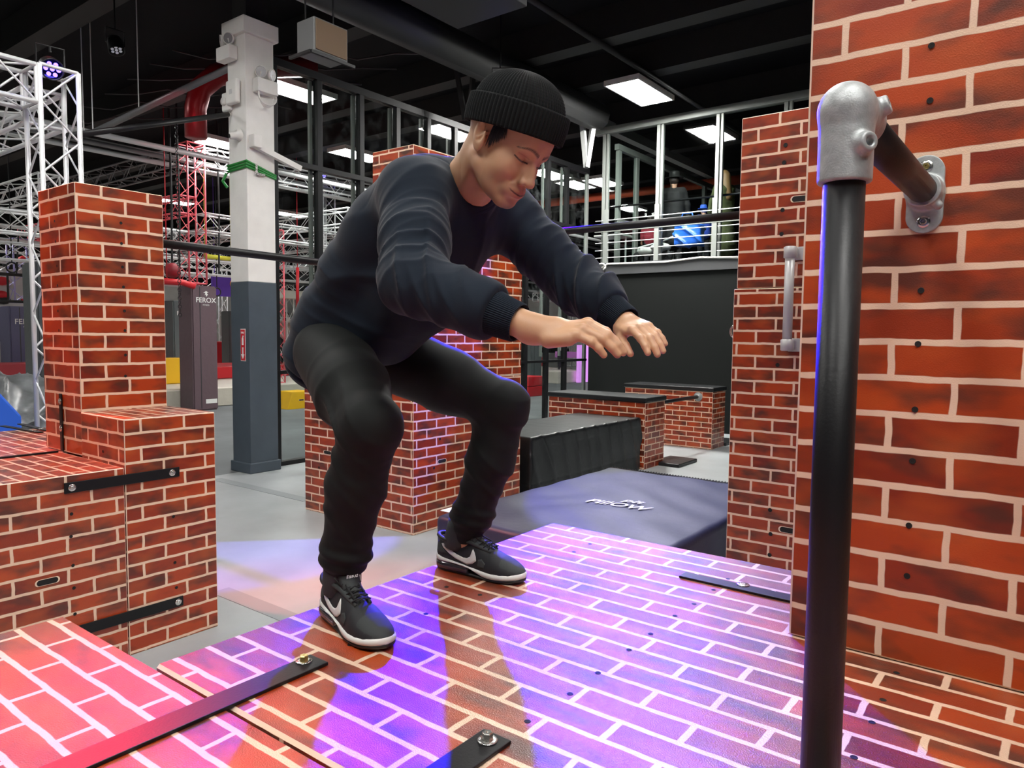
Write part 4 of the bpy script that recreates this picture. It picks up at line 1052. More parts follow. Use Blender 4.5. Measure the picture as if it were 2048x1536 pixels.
for k in range(3): c = ony(1203, 534, 13.36); m.tube([c+Vector((.10*math.cos(a), -.01*k, .07*math.sin(a))) for a in [i*PI/6 for i in range(13)]], .015, 5)
tag(m.build('balcony_cable', WHITE, smooth=True), 'white cable looped at the corner of the balcony edge', 'cable')
a = ony(1045, 412, 20); b = ony(1480, 330, 20)
pipe('orange_pipe', [(a.x-6, 20, a.z), (b.x+3, 20, a.z)], .13, ORANGE, 'orange-red pipe behind the glass right of the man')

# ================================================================== brick blocks
def holes(parent, pts, nrm, r=.0075):
    nrm = Vector(nrm)
    for p in pts:
        p = Vector(p); h = MB().lathe(p+nrm*.0004, nrm, [(0, .0002), (r*.78, .0002), (r*.8, .0006), (r*1.25, .0005), (r*1.3, 0)], 14).mesh('bolt_hole')
        h.materials.append(HOLE); link('bolt_hole', h, HOLE, parent)
def slot(parent, c, nrm, along, L=.10, H=.032):
    c, nrm, al = Vector(c), Vector(nrm), Vector(along); up = al.cross(nrm); vs = []
    n = 20
    for sc, d in ((1, .0006), (.86, .0012)):
        for k in range(n):
            a = 2*PI*k/n; x = math.cos(a); vs.append(c+nrm*d+al*((L/2-H/2)*(1 if x > 0 else -1)+H/2*x)*sc+up*(H/2*math.sin(a)*sc))
    m = MB().add(vs, [(k, (k+1) % n, n+(k+1) % n, n+k) for k in range(n)], 1).add(vs[n:], [tuple(range(n))], 0); m.build('hand_slot', [HOLE, EDGE], parent)
def bolt(parent, c, nrm, m=CHROME, s=1., hexh=.007):
    c, nrm = Vector(c), Vector(nrm)
    b = MB().lathe(c, nrm, [(0, 0), (.017*s, 0), (.018*s, .0015), (.017*s, .003), (.009*s, .003)], 20).build('washer', CHROME, parent, True)
    MB().lathe(c, nrm, [(.0095*s, .003), (.0095*s, hexh), (.008*s, hexh+.0015), (0.003*s, hexh+.0015), (0, hexh-.002)], 6).build('bolt', m, parent)

# main block, left block (the seam between them is a real gap)
BX = dict(cz=.0815, z=(-1.30, .860))
main = brick_block('brick_block', -1.66, 1.6, .815, 2.475, 0, P, BR_TOP, None, .084, {'z': (-1.30, .860), 'cz': .0815, 'x': (.86, -.012), 'y': (-1.3, -.012)}, edge=.007,
    label='large brick-printed block the man stands on, pink and blue lamp light on top', cat='block')
hp = [(880, 1203), (1170, 1130)] and [(1258, 1300), (1301, 1268), (1196, 1346), (1140, 1388), (1055, 1443), (1350, 1232), (1388, 1208), (1427, 1180), (986, 1126), (893, 1174), (852, 1228), (700, 1290), (1744, 1400+45), (1766, 1400), (1793, 1346), (1708, 1515), (1456, 1158), (960, 1190), (1148, 1104), (1180, 1088)]
holes(main, [onz(x, y, P) for x, y in hp], (0, 0, 1), .0055)
left = brick_block('brick_block', -2.14, .9, -.60, .807, 0, P, BR_TOP, None, .084, {'z': (-1.843, .534), 'cz': .078}, edge=.007,
    label='brick-printed block at the lower left corner with scratched top', cat='block')
wall = brick_block('brick_wall_panel', -.54, 1.9, 1.92, 2.42, P+.002, 4.4, BR_WALL, None, .0857, {'y': (-.196, 1.079), 'x': (1.92, 1.079), 'cx': .0857}, edge=.006,
    label='tall brick-printed wall filling the right side of the picture', cat='wall panel')
holes(wall, [ony(x, y, 1.918) for x, y in ((1863, 91), (1860, 201), (1842, 581), (1836, 688), (1830, 819), (1825, 922), (1818, 1051), (1814, 1152), (1703, 245+150))], (0, -1, 0), .0055)
# tall right pillar of two stacked boxes
lo = brick_block('brick_pillar', -1.70, -.2, 4.57, 5.65, 0, 2.160, BR_BOX, None, .079, {'y': (-1.55, 0)}, label='lower brick box of the right-hand pillar behind the black pole', cat='pillar')
hi = brick_block('brick_pillar', -1.685, -.2, 4.58, 5.65, 2.164, 3.225, BR_BOX, None, .084, {'y': (-1.45, .04)}, label='upper brick box stacked on the right-hand pillar', cat='pillar')
holes(hi, [ony(x, y, 4.578) for x, y in ((1571, 290), (1568, 325), (1565, 420), (1563, 468))], (0, -1, 0), .010)
slot(hi, ony(1603, 397, 4.578), (0, -1, 0), (1, 0, 0), .13, .04); holes(lo, [ony(x, y, 4.568) for x, y in ((1555, 730), (1540, 1020), (1541, 1068), (1539, 1110))], (0, -1, 0), .010); slot(lo, ony(1578, 1061, 4.568), (0, -1, 0), (1, 0, 0), .13, .04)
# centre: low wide block with a tall pillar on it
cb = brick_block('brick_block', -6.27, -4.685, 4.69, 6.33, 0, 1.42, BR_BOX, None, .0865, {'y': (-5.9, .015), 'x': (5.0, .015)}, label='wide brick block standing on the floor behind the man', cat='block')
slot(cb, ony(655, 905, 4.688), (0, -1, 0), (1, 0, 0), .13, .04); slot(cb, onx(884, 922, -4.683), (1, 0, 0), (0, 1, 0), .13, .04)
holes(cb, [ony(x, y, 4.688) for x, y in ((640, 805), (638, 935))], (0, -1, 0), .010); holes(cb, [onx(x, y, -4.683) for x, y in ((868, 820), (868, 936), (880, 878))], (1, 0, 0), .010)
cp = brick_block('brick_pillar', -5.22, -4.685, 4.69, 6.33, 1.424, 3.53, BR_FAR, None, .084, {'y': (-5.0, .05)}, label="tall bright brick pillar rising behind the man's back", cat='pillar')
# left group
lb = brick_block('brick_block', -4.72, -4.17, 1.905, 2.45, 0, 1.36, BR_BOX, None, .084, {'x': (1.997, .016), 'y': (-4.5, .016), 'z': (-4.5, 1.9)}, label='narrow brick block at left with strap joint, right of the seam', cat='block')
la = brick_block('brick_block', -5.00, -4.172, .2, 1.900, 0, 1.088, BR_TOP, None, .084, {'x': (1.47, .0), 'y': (-4.5, .016), 'z': (-4.5, 1.9)}, label='long glossy-topped brick block at the left edge with oval hand slot', cat='block')
lc = brick_block('brick_block', -6.35, -5.006, -.5, 2.45, 0, 1.088, BR_TOP, None, .084, label='glossy brick block top behind the seam at the left edge', cat='block')
lp = brick_block('brick_pillar', -5.262, -4.725, 1.91, 2.44, 1.092, 2.735, BR_BOX, None, .0925, {'x': (2.06, 1.092), 'y': (-5.1, 1.092)}, label='tall brick pillar at the left with pale top edge', cat='pillar')
slot(la, onx(95, 1163, -4.170), (1, 0, 0), (0, 1, 0), .118, .036)
holes(la, [onx(x, y, -4.170) for x, y in ((143, 1028), (142, 1073), (146, 1131), (148, 1176), (150, 1228))], (1, 0, 0), .007)
holes(lb, [onx(x, y, -4.168) for x, y in ((347, 1033), (350, 1125), (353, 1175))], (1, 0, 0), .007)
holes(lb, [ony(x, y, 1.903) for x, y in ((206, 903),)], (0, -1, 0), .007)
holes(lp, [onx(x, y, -4.723) for x, y in ((242, 446), (243, 487), (245, 534), (247, 574), (249, 622), (250, 661), (251, 710), (251, 752))], (1, 0, 0), .007)
holes(lp, [ony(x, y, 1.908) for x, y in ((109, 442), (111, 483), (114, 532), (115, 571), (116, 622), (118, 661))], (0, -1, 0), .007)
# vault boxes with black pads
for (x0, x1, y0, y1, h, lbl) in ((onz(1097, 860, 0).x-.2, -4.56, 9.05, 9.66, .93, 'low brick vault box with black padded top, behind the black foam bench'), (ony(1250, 850, 11.38).x, -4.53, 11.38, 11.93, .95, 'farther low brick vault box with black padded top by the wall')):
    x0 = ony(1098 if y0 < 10 else 1250, 800, y0).x
    vb = brick_block('vault_box', x0, x1, y0, y1, 0, h, BR_BOX, None, .084, {'y': (-5.1, .02)}, label=lbl, cat='vault box')
    MB().box(x0-.02, x1+.02, y0-.02, y1+.02, h, h+.07).build('padded_top', MATBLK, vb, bevel=.015, seg=3)['label'] = 'black padded top'
t = empty('vault_rail', (-4.7, 10.5, .9), 'short black rail joining the two vault boxes', 'rail')
MB().tube([(-4.78, 9.66, .86), (-4.78, 11.37, .86)], .03, 12).build('bar', BLACK, t, True)
MB().lathe((-4.78, 11.378, .86), (0, -1, 0), [(.0, 0), (.075, 0), (.075, .010), (.04, .015), (.04, .05), (.03, .05)], 16).build('flange', GALV, t, True)
for c, lbl in (((-4.47, 9.85, 0), 'flat black foot plate beside the nearer vault box'), ((-4.72, 12.3, 0), 'flat black foot plate beside the farther vault box')):
    tag(MB().box(c[0]-.22, c[0]+.22, c[1]-.35, c[1]+.3, 0, .05).build('foot_plate', MATBLK, bevel=.01), lbl, 'foot plate')

# ---- steel straps and bolts
def strap(a, b, w, up, label, boltat=(), m=CHROME, th=.008, hexh=.007):
    a, b, up = Vector(a), Vector(b), Vector(up); d = (b-a).normalized(); sd = up.cross(d)
    t = empty('steel_strap', (a+b)/2, label, 'strap')
    MB().obox((a+b)/2+up*(th/2+.0005), (b-a)/2, sd*w/2, up*th/2).build('bar', BLACK, t, bevel=.002)
    for q in boltat: bolt(t, Vector(q)+up*(th+.0005), up, m, 1.1, hexh)
    return t
strap((-1.372, .38, P), (-1.372, 1.062, P), .068, (0, 0, 1), 'long black steel strap crossing the seam at lower left', [(-1.385, 1.028, P)], BRASS, hexh=.014)
strap((-.955, 2.184, P), (-.30, 2.184, P), .052, (0, 0, 1), 'flat black steel strap running under the right wall panel', [tuple(onz(1486, 1175, P))], hexh=.004)
t = strap((-.836, .60, P), (-.836, 1.066, P), .068, (0, 0, 1), 'short black steel strap with hex bolt at the bottom edge', [tuple(onz(975, 1490, P))], hexh=.016)
strap((-4.168, 1.588, 1.022), (-4.168, 2.215, 1.022), .058, (1, 0, 0), 'black strap joining the two left blocks near their tops', [(-4.168, 1.625, 1.022), (-4.168, 2.17, 1.022)], hexh=.003)
strap((-4.168, 1.60, .235), (-4.168, 2.222, .235), .060, (1, 0, 0), 'black strap low across the seam of the left blocks', [(-4.168, 2.19, .235)], hexh=.003)
a, b = ony(122, 787, 1.907), ony(125, 893, 1.907); strap((a.x, 1.908, 1.094), (a.x, 1.908, a.z), .034, (0, -1, 0), 'upright black strap on the left face of the left pillar', [(a.x, 1.908, a.z-.05), (a.x, 1.908, a.z-.22)], hexh=.003)
strap((-5.003, .0, 1.088), (-5.003, 1.88, 1.088), .018, (0, 0, 1), 'thin black seam strip across the glossy left block tops', [], th=.012)
for px0, px1, lbl in (((5, 853), (82, 866), 'nearer thin black strap lying on the far left block top'), ((40, 849), (95, 862), 'farther thin black strap lying on the far left block top')):
    strap(onz(*px0, 1.088), onz(*px1, 1.088), .04, (0, 0, 1), lbl, [tuple(onz(px1[0]-12, px1[1]-2, 1.088))], hexh=.004)

# ---- railing bars between the pillars
def rail(a, b, label, r=.03):
    a, b = Vector(a), Vector(b); d = (b-a).normalized(); t = empty('climbing_bar', (a+b)/2, label, 'bar')
    MB().tube([a, b], r, 16).build('bar', BLACK, t, True)
    for q, e in ((a, d), (b, -d)): MB().lathe(q, e, [(0, 0), (.075, 0), (.075, .01), (r+.012, .014), (r+.012, .05), (r, .05)], 18).build('flange', GALV, t, True)
rail((-4.95, 2.442, 2.455), (-4.95, 4.688, 2.425), "black bar between the left pillar and the pillar behind the man's back")
rail((-4.683, 5.2, 2.73), (-1.687, 5.2, 2.73), 'black bar from behind the man to the right pillar')
# grey grab handle
t = empty('grab_handle', (-1.36, 4.5, 2.1), 'grey vertical tube handle on the right-hand brick pillar', 'handle')
hx = ony(1577, 600, 4.47).x; z0, z1 = ony(1570, 690, 4.47).z, ony(1575, 505, 4.47).z
MB().tube([(hx, 4.47, z0-.03), (hx, 4.47, z1+.03)], .028, 16).build('grip', GREYTUBE, t, True)
for z in (z0, z1):
    MB().lathe((hx, 4.47, z-.035), (0, 0, 1), [(.028, 0), (.037, .004), (.037, .066), (.028, .07)], 16).build('collar', GREYTUBE, t, True)
    MB().box(hx-.02, hx+.15, 4.555, 4.567, z-.04, z+.04).box(hx-.02, hx+.02, 4.49, 4.56, z-.03, z+.03).build('bracket', GREYTUBE, t, bevel=.004)
    bolt(t, (hx+.09, 4.553, z), (0, -1, 0), CHROME, .7)
t = empty('eye_ring', (-1.72, 4.7, 1.9), 'small steel ring on the left side of the right pillar', 'ring'); c = ony(1467, 663, 4.7)
m = MB(); m.tube([(-1.735+.028*math.cos(a), 4.7, c.z+.04*math.sin(a)) for a in [k*PI/8 for k in range(17)]], .007, 8, cap=False); m.build('ring', CHROME, t, True)

# ---- the pole and elbow rail at the right
EX, EY, EZ, PR = -.272, 1.165, 2.192, .0292
t = empty('pole_rail', (EX, EY, P), 'black upright pole with silver elbow, railed back to the brick wall', 'pole')
MB().tube([(EX, EY, P+.004), (EX, EY, EZ-.09)], PR, 40).build('upright_pole', BLACK, t, True)
MB().tube([(EX, EY+.05, EZ), (EX, 1.915, EZ)], PR, 40).build('cross_bar', BLACK, t, True)
MB().lathe((EX, EY, P+.0005), (0, 0, 1), [(0, 0), (.062, 0), (.062, .008), (.04, .010), (.038, .045), (PR, .045)], 32).build('foot_flange', GALV, t, True)
def elbow_sdf(p):
    r = PR+.0085
    d = smin(cap(p, (EX, EY, EZ-.100), (EX, EY, EZ), r, r*1.02), cap(p, (EX, EY, EZ), (EX, EY+.085, EZ), r*1.02, r), .010)
    d = smax(d, -(p[:, 2]-(EZ-.105)), .003); d = smax(d, p[:, 1]-(EY+.088), .003)
    for c, e in (((EX, EY, EZ-.055), (.72, -.55, 0)), ((EX, EY+.050, EZ+.0), (.95, 0, .30))):
        e = V3(*e); e /= np.linalg.norm(e); b = cap(p, c, V3(*c)+e*(r+.006), .0155, .0145)
        b = smax(b, (p-V3(*c)) @ e-(r+.012), .002); d = smin(d, b, .008)
        d = smax(d, -cap(p, V3(*c)+e*(r+.006), V3(*c)+e*(r+.03), .0065, .0065), .0015)
    return d
link('elbow_fitting', solid(elbow_sdf, (EX-.07, EY-.08, EZ-.13), (EX+.07, EY+.12, EZ+.07), .0017, 'elbow_fitting'), GALV, t, True)['label'] = 'galvanised elbow'
def flange_sdf(p):
    q = p-V3(EX, 1.918, EZ-.004)
    zz = np.clip(q[:, 2], -.050, .050); d2 = np.sqrt(q[:, 0]**2+(q[:, 2]-zz)**2)-.036
    pl = np.maximum(d2, np.abs(q[:, 1]+.004)-.005)-.0015
    tb = cap(p, (EX, 1.918, EZ), (EX, 1.862, EZ), PR+.010, PR+.0085); tb = smax(tb, -(p[:, 1]-1.866), .002)
    d = smin(pl, tb, .008)
    b = cap(p, (EX, 1.885, EZ), (EX+.03, 1.885, EZ-.035), .013, .010); d = smin(d, b, .006)
    return smax(d, p[:, 1]-1.9195, .001)
fl = link('wall_flange', solid(flange_sdf, (EX-.06, 1.83, EZ-.11), (EX+.08, 1.93, EZ+.10), .0017, 'wall_flange'), GALV, t, True)
for dz, m in ((.062, BRASS), (-.062, CHROME)): bolt(fl, (EX, 1.9085, EZ-.004+dz), (0, -1, 0), m, .8)

# ---- foam mat, foam bench
def soft_box(name, x0, x1, y0, y1, z0, z1, m, label, cat, r=.05, amp=.008, fr=9, seed=0):
    bm = bmesh.new(); bm.from_mesh(MB().box(x0, x1, y0, y1, z0, z1).mesh(name))
    bmesh.ops.bevel(bm, geom=bm.edges[:], offset=r, segments=4, affect='EDGES', profile=.6)
    for _ in range(6):
        es = [e for e in bm.edges if e.calc_length() > .10]
        if not es: break
        bmesh.ops.subdivide_edges(bm, edges=es, cuts=1, use_grid_fill=True)
    bmesh.ops.triangulate(bm, faces=bm.faces)
    for v in bm.verts:
        q = v.co; n = math.sin(q.x*fr+1.5*math.sin(q.y*fr*.6+seed))*math.sin(q.y*fr*.8+1.2*math.sin(q.x*fr*.5))+.5*math.sin(q.z*fr*3+q.y*fr*1.4+q.x*fr)
        v.co += v.normal*amp*n*.6
    me = bpy.data.meshes.new(name); bm.to_mesh(me); bm.free()
    return tag(link(name, me, m, None, True), label, cat)
mt = soft_box('landing_mat', -3.92, -2.05, 4.17, 6.93, .0, .42, MATT, 'thick navy landing mat on the floor with white lettering', 'mat', .06, .007)
ux = Vector((.80, .60, 0)); 
text('mat_lettering', 'pit', mt, (-2.90, 5.53, .427), (1, .06, 0), (-.06, 1, 0), .15, TEXTW, .001, bold=.002, shear=.2, xs=1.15)
text('mat_lettering', 'PillOW', mt, (-2.96, 5.33, .427), (1, .06, 0), (-.06, 1, 0), .185, TEXTW, .001, bold=.003, shear=.2)
q = onz(908, 1019, .425); MB().box(q.x-.06, q.x+.06, q.y-.10, q.y+.10, .424, .428).build('paper_label', TEXTW, mt)
m = MB()
m.tube([(-3.9+.0155*k, 6.945+.006*(k % 2), .405+.01*(k % 2)) for k in range(120)], .012, 6)
m.build('edge_welt', MATBLK, mt)
m = MB().box(-3.93, -3.925, 4.3, 6.8, .17, .185); m.build('zip', BLACKM, mt)
def bench_sdf(p):
    q = np.abs(p-V3(-5.1, 7.72, .365))-V3(.50, 1.30, .365)+.02
    d = np.linalg.norm(np.maximum(q, 0), axis=1)+np.minimum(q.max(1), 0)-.02
    side = np.exp(-((p[:, 0]+4.60)/.05)**2)
    d = d-.024*side*ridge((p[:, 1]+.35*p[:, 2])*11+1.3*wob(p, 3))*np.clip(.9-np.abs(p[:, 2]-.42)*1.5, 0, 1)
    return d-.006*wob(p, 5)*(p[:, 2] > .6)+.008*np.exp(-((p[:, 2]-.20)/.008)**2)
bn = link('foam_bench', solid(bench_sdf, (-5.75, 6.3, -.05), (-4.5, 9.15, .85), .018, 'foam_bench'), MATBLK, None, True)
tag(bn, 'long black vinyl foam bench in front of the nearer vault box', 'foam block')

# ================================================================== obstacle course beyond
def truss(a, b, w, m, label, step=None, grp=None, r=.024):
    a, b = Vector(a), Vector(b); d = (b-a).normalized(); L = (b-a).length
    s = d.cross(Vector((0, 0, 1))); s = Vector((1, 0, 0)) if s.length < .01 else s.normalized(); u = s.cross(d)
    M_ = MB(); h = w/2; cs = [s*i*h+u*j*h for i, j in ((-1, -1), (1, -1), (1, 1), (-1, 1))]
    for c in cs: M_.tube([a+c, b+c], r, 6)
    step = step or w; n = max(2, round(L/step))
    for k in range(4):
        c0, c1 = cs[k], cs[(k+1) % 4]; pts = [a+d*(L*i/n)+(c0 if i % 2 else c1) for i in range(n+1)]
        for p0, p1 in zip(pts[:-1], pts[1:]): M_.tube([p0, p1], r*.45, 4, cap=False)
        for e in (a, b): M_.tube([e+c0, e+c1], r*.8, 4, cap=False)
    return tag(M_.build('truss', m, smooth=True), label, 'truss', grp)
T1 = (-8.0, 3.06)
truss((*T1, 0), (*T1, 4.36), .34, ALU, 'silver truss tower rising behind the left brick pillar')
truss((T1[0], T1[1]-.2, 4.17), (T1[0], -5, 4.17), .34, ALU, 'silver truss beam from the truss tower to the upper left edge')
truss((T1[0]-.2, T1[1], 4.05), (-16, T1[1], 4.05), .34, ALU, 'silver truss beam running back from the truss tower')
TR = (-16.2, 9.05)
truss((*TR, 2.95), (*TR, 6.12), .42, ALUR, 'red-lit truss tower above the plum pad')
truss((TR[0]-.2, TR[1], 5.85), (-26, TR[1], 5.85), .42, ALUD, 'dark truss beam running left from the red truss tower top')
truss((TR[0], TR[1]+.2, 5.85), (TR[0], 16.4, 5.85), .42, ALU, 'silver truss beam running right from the red truss tower top')
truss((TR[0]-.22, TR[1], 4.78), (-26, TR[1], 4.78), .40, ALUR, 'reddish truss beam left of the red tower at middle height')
truss((TR[0], TR[1]+.22, 4.38), (TR[0], 20, 4.38), .40, ALU, 'silver truss beam right of the red tower at middle height')
truss((TR[0], TR[1]-.2, 3.9), (TR[0], -3, 3.9), .40, ALU, 'silver truss beam left of the red tower behind the brick pillar')
q = onx(649, 365, -17); truss((q.x, q.y, .46), (q.x, q.y, q.z), .40, ALU, 'truss tower with blue lamp seen through the glass')
G = 'crossing truss beams of the obstacle course'
for y, nm in zip((3.2, 6.2, 12.4, 15.6, 19, 23), ('first', 'second', 'third', 'fourth', 'fifth', 'last')): truss((-16.5 if y < 9 else -14.5, y, 4.79), (-30, y, 4.79), .38, ALU, nm+' upper truss beam running away from the viewer, counted from the left', grp=G, step=.5)
for x, nm in ((-19.5, 'nearest'), (-22.5, 'middle'), (-26, 'farthest')): truss((x, -4, 4.4), (x, 29.4, 4.4), .38, ALU, nm+' of the three long cross beams under the upper trusses', grp=G, step=.5)
for x, nm in ((-18.5, 'nearer'), (-24, 'farther')): truss((x, -4, 3.55), (x, 29.4, 3.55), .36, ALU, nm+' of the two lowest long cross beams of the course', grp=G, step=.5)
for x, y in ((-19.5, 13.9), (-19.5, 21), (-22.5, 6.2), (-26, 15.6), (-22.5, 23), (-26, 10)): truss((x, y, .46), (x, y, 4.18), .36, ALU, 'silver truss tower standing among the far course', grp='far truss towers of the obstacle course', step=.5)
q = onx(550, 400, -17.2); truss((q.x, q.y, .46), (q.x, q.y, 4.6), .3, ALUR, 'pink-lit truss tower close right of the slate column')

def pad_column(px, py_top, X, w, m, label, txt=True, base=0):
    c = onx(px, py_top, X); h = c.z; y0 = c.y; t = empty('padded_column', (X-w/2, y0+w/2, base), label, 'padded column')
    bm = bmesh.new(); bm.from_mesh(MB().box(X-w, X, y0, y0+w, base, h).mesh('pad')); bmesh.ops.bevel(bm, geom=bm.edges[:], offset=.03, segments=2, affect='EDGES'); me = bpy.data.meshes.new('pad'); bm.to_mesh(me); bm.free()
    pd = link('pad', me, m, t, False)
    MB().box(X-.001, X+.004, y0+w*.30, y0+w*.33, base+.05, h-.03).build('seam', mat('seam_dark', (.03, .03, .035), .5), t)
    if txt:
        text('lettering', 'FEROX', t, (X+.006, y0+w*.55, h-w*.62), (0, 1, 0), (0, 0, 1), w*.26, TEXTW, .001, bold=.002)
        mm = MB(); s = w*.12; mm.add([(X+.006, y0+w*.55+a*s, h-w*.30+b*s) for a, b in ((-.9, .3), (.1, .9), (.9, .5), (.3, .3), (.7, -.2), (.1, -.9), (.0, -.1), (-.4, -.5), (-.1, .4))], [(0, 1, 2, 3), (3, 4, 5, 6), (6, 7, 8, 0, 3)]); mm.build('emblem', TEXTW, t)
        text('small_lettering', 'FITNESS', t, (X+.006, y0+w*.55, h-w*.74), (0, 1, 0), (0, 0, 1), w*.075, TEXTW, .001)
    return y0
y = pad_column(383, 570, -15.95, .62, PADP, 'plum-grey padded column under the red truss tower')
MB().box(-15.955, -15.945, y+.30, y+.58, .16, .26).build('care_label', TEXTW, bpy.data.objects['padded_column'])
pad_column(346, 601, -19, .62, PADG, 'grey padded column partly hidden by the left brick pillar', base=.46)
pad_column(70, 522, -11.5, .5, PADG, 'tall grey-green padded column left of the left brick pillar')
pad_column(18, 612, -23.5, .8, PADB, 'violet-grey padded column at the far left under a truss', base=.5)
pad_column(458, 622, -22.1, .5, PADG, 'small dark padded column left of the slate column', base=.5)
pad_column(578, 632, -24, .7, PADG, 'dark padded column behind the photographer in the far hall', base=.5)
pad_column(1062, 640, -14.7, .7, PADG, 'grey padded column seen between the black glass posts', False)
q = onx(28, 612, -23.9); truss((-23.9, q.y+.2, 2.62), (-23.9, q.y+.2, 4.4), .5, mat('truss_violet_lit', (.45, .42, .75), .4, .4), 'violet-lit truss above the violet-grey pad at far left')  # violet lamp light put into the truss colour

# raised course floor and mats
tag(MB().box(-30, -16.62, -5, 26, 0, .46).build('course_podium', [PALE], bevel=.03), 'raised podium with pale top carrying the obstacle course', 'podium')
t = MB(); t.box(-16.62, -16.57, -5, 26, .02, .44).build('canvas_skirt', BEIGE, bpy.data.objects['course_podium'])
for a, b, m, lbl in ((10.2, 20, REDP, 'long dark red mat edge on the podium right of the column'), (7.6, 10.1, PINKP, 'long light red mat edge on the podium left of the column')):
    tag(MB().box(-22.0, -19.6, a, b, .47, .82).build('podium_mat', m, bevel=.03), lbl, 'mat')
for px, X, sx, sy, z0, z1, m, lbl, cat in (((455, 700), -23, .6, 1.2, .47, 1.5, REDP, 'bright red block left of the slate column', 'block'), ((10, 725), -17, .3, .9, .47, .80, REDP, 'bright red box mat at the far left edge', 'mat'),
        ((66, 725), -17.4, .4, .42, .47, .78, BLACKM, 'black box beside the red mat at far left', 'block'), ((20, 700), -20, .5, 2.0, .5, 1.05, mat('dark_red', (.25, .01, .02), .5), 'dark red rail mat at far left', 'mat')):
    c = onx(*px, X); tag(MB().box(X-sx, X, c.y-sy/2, c.y+sy/2, z0, z1).build('foam_block', m, bevel=.03), lbl, cat)
def wedge(px0, px1, X, m, label):
    c0, c1 = onx(*px0, X), onx(*px1, X); w = c1.y-c0.y; h = c0.z
    vs = [(X-d, y, z) for d in (0, .5) for y, z in ((c0.y-.12, .0), (c1.y+.12, .0), (c1.y-.02, h), (c0.y+.02, h))]
    tg = tag(MB().add(vs, [(0, 1, 2, 3), (4, 7, 6, 5), (0, 4, 5, 1), (1, 5, 6, 2), (2, 6, 7, 3), (3, 7, 4, 0)]).build('foam_trapezoid', m, bevel=.01), label, 'foam block')
    slot(tg, (X+.001, (c0.y+c1.y)/2, h*.5), (1, 0, 0), (0, 1, 0), .16, .04); return tg
wedge((583, 784), (622, 784), -14.7, YEL, 'yellow foam trapezoid on the floor right of the slate column')
c = onx(352, 716, -18.5); tag(MB().box(-18.9, -18.5, c.y-.4, c.y+.30, .47, c.z).build('foam_block', YEL, bevel=.02), 'yellow foam block beside the left brick pillar', 'foam block')
c = onx(1075, 775, -12.6); tag(MB().box(-13.6, -12.6, c.y-.45, c.y+.30, 0, .30).build('foam_block', REDP, bevel=.02), 'lower red foam block behind the black glass posts', 'foam block')
tag(MB().box(-13.6, -12.6, c.y-.45, c.y+.30, .31, .60).build('foam_block', REDP, bevel=.02), 'upper red foam block stacked behind the black glass posts', 'foam block')
c = onx(1150, 760, -15.5); tag(MB().box(-20.5, -18.2, c.y-2.2, c.y+2, .47, .85).build('podium_mat', REDP, bevel=.03), 'red mat on the podium beyond the partition end', 'mat')
# climbing wall
t = empty('climbing_wall', (-25, 5, 0), 'pale climbing wall with dark holds and red rungs at the far left', 'climbing wall')
MB().box(-25.2, -25, -2, 10.6, .46, 3.7).build('panel', WALLP, t)
hr = random.Random(2)
for px, m in (((4, 562), REDP), ((3, 590), REDP), ((7, 600), BLACKM), ((7, 638), BLACKM), ((6, 675), BLACKM), ((20, 530), BLACKM), ((50, 520), REDP)):
    c = onx(*px, -24.95); MB().ball(c, (.10, .2, .13), 10, 6).build('hold', m, t, True)
for py in (600, 620, 640, 658, 676): c = onx(61, py, -24.97); MB().box(-25, -24.9, c.y-.25, c.y+.25, c.z-.02, c.z+.02).build('rung', REDP, t)
# cage, ball, rings, ropes
c = onx(40, 576, -20); m = MB(); pr = [(-.55, -.15), (-.55, .18), (-.42, .32), (.42, .32), (.55, .18), (.55, -.15), (.42, -.32), (-.42, -.32)]
for dx in (0, -.4):
    for i in range(8): a, b = pr[i], pr[(i+1) % 8]; m.tube([(-20+dx, c.y+a[0], c.z+a[1]), (-20+dx, c.y+b[0], c.z+b[1])], .03, 6)
for a in pr: m.tube([(-20, c.y+a[0], c.z+a[1]), (-20.4, c.y+a[0], c.z+a[1])], .03, 6)
for yy in (-.25, .25): m.tube([(-20, c.y+yy, c.z+.32), (-20, c.y+yy, c.z-.32)], .025, 6)
m.tube([(-20.2, c.y, c.z+.32), (-20.2, c.y+.1, 4.4)], .02, 5)
tag(m.build('hanging_cage', BLACKM), 'black tubular grip cage hanging at the far left', 'cage')
c = onx(345, 541, -15.8); t = empty('punch_ball', c, 'dark red ball hanging right of the left brick pillar', 'ball')
MB().ball(c, .17, 18, 12).build('ball', mat('dark_red', (.25, .01, .02)), t, True); MB().tube([c, (c.x, c.y, 7.0)], .02, 5).build('chain', BLACKM, t)
c = onx(352, 566, -15.6); tag(MB().tube([(c.x, c.y-.3, c.z+.02), (c.x, c.y+.15, c.z+.02), (c.x, c.y+.42, c.z-.05)], .07, 12).tube([(c.x, c.y-.2, c.z), (c.x, c.y-.2, 7)], .012, 5).build('red_bar', REDP, smooth=True), 'thick red padded bar beside the plum column', 'bar')
for k, (px, lbl) in enumerate((((434, 584), 'steel ring hanging between plum pad and slate column'), ((468, 568), 'orange grip ring just left of the slate column'), ((24, 535), 'black ring hanging at the far left'))):
    c = onx(*px, -18.5); m = MB(); m.tube([(c.x, c.y+.11*math.cos(a), c.z+.11*math.sin(a)) for a in [i*PI/8 for i in range(17)]], .018, 6, cap=False); m.tube([(c.x, c.y, c.z+.11), (c.x, c.y, 7.0)], .012, 5)
    tag(m.build('gym_ring', mat('orange_ring', (.6, .2, .06), .5) if k == 1 else BLACKM, smooth=True), lbl, 'ring')
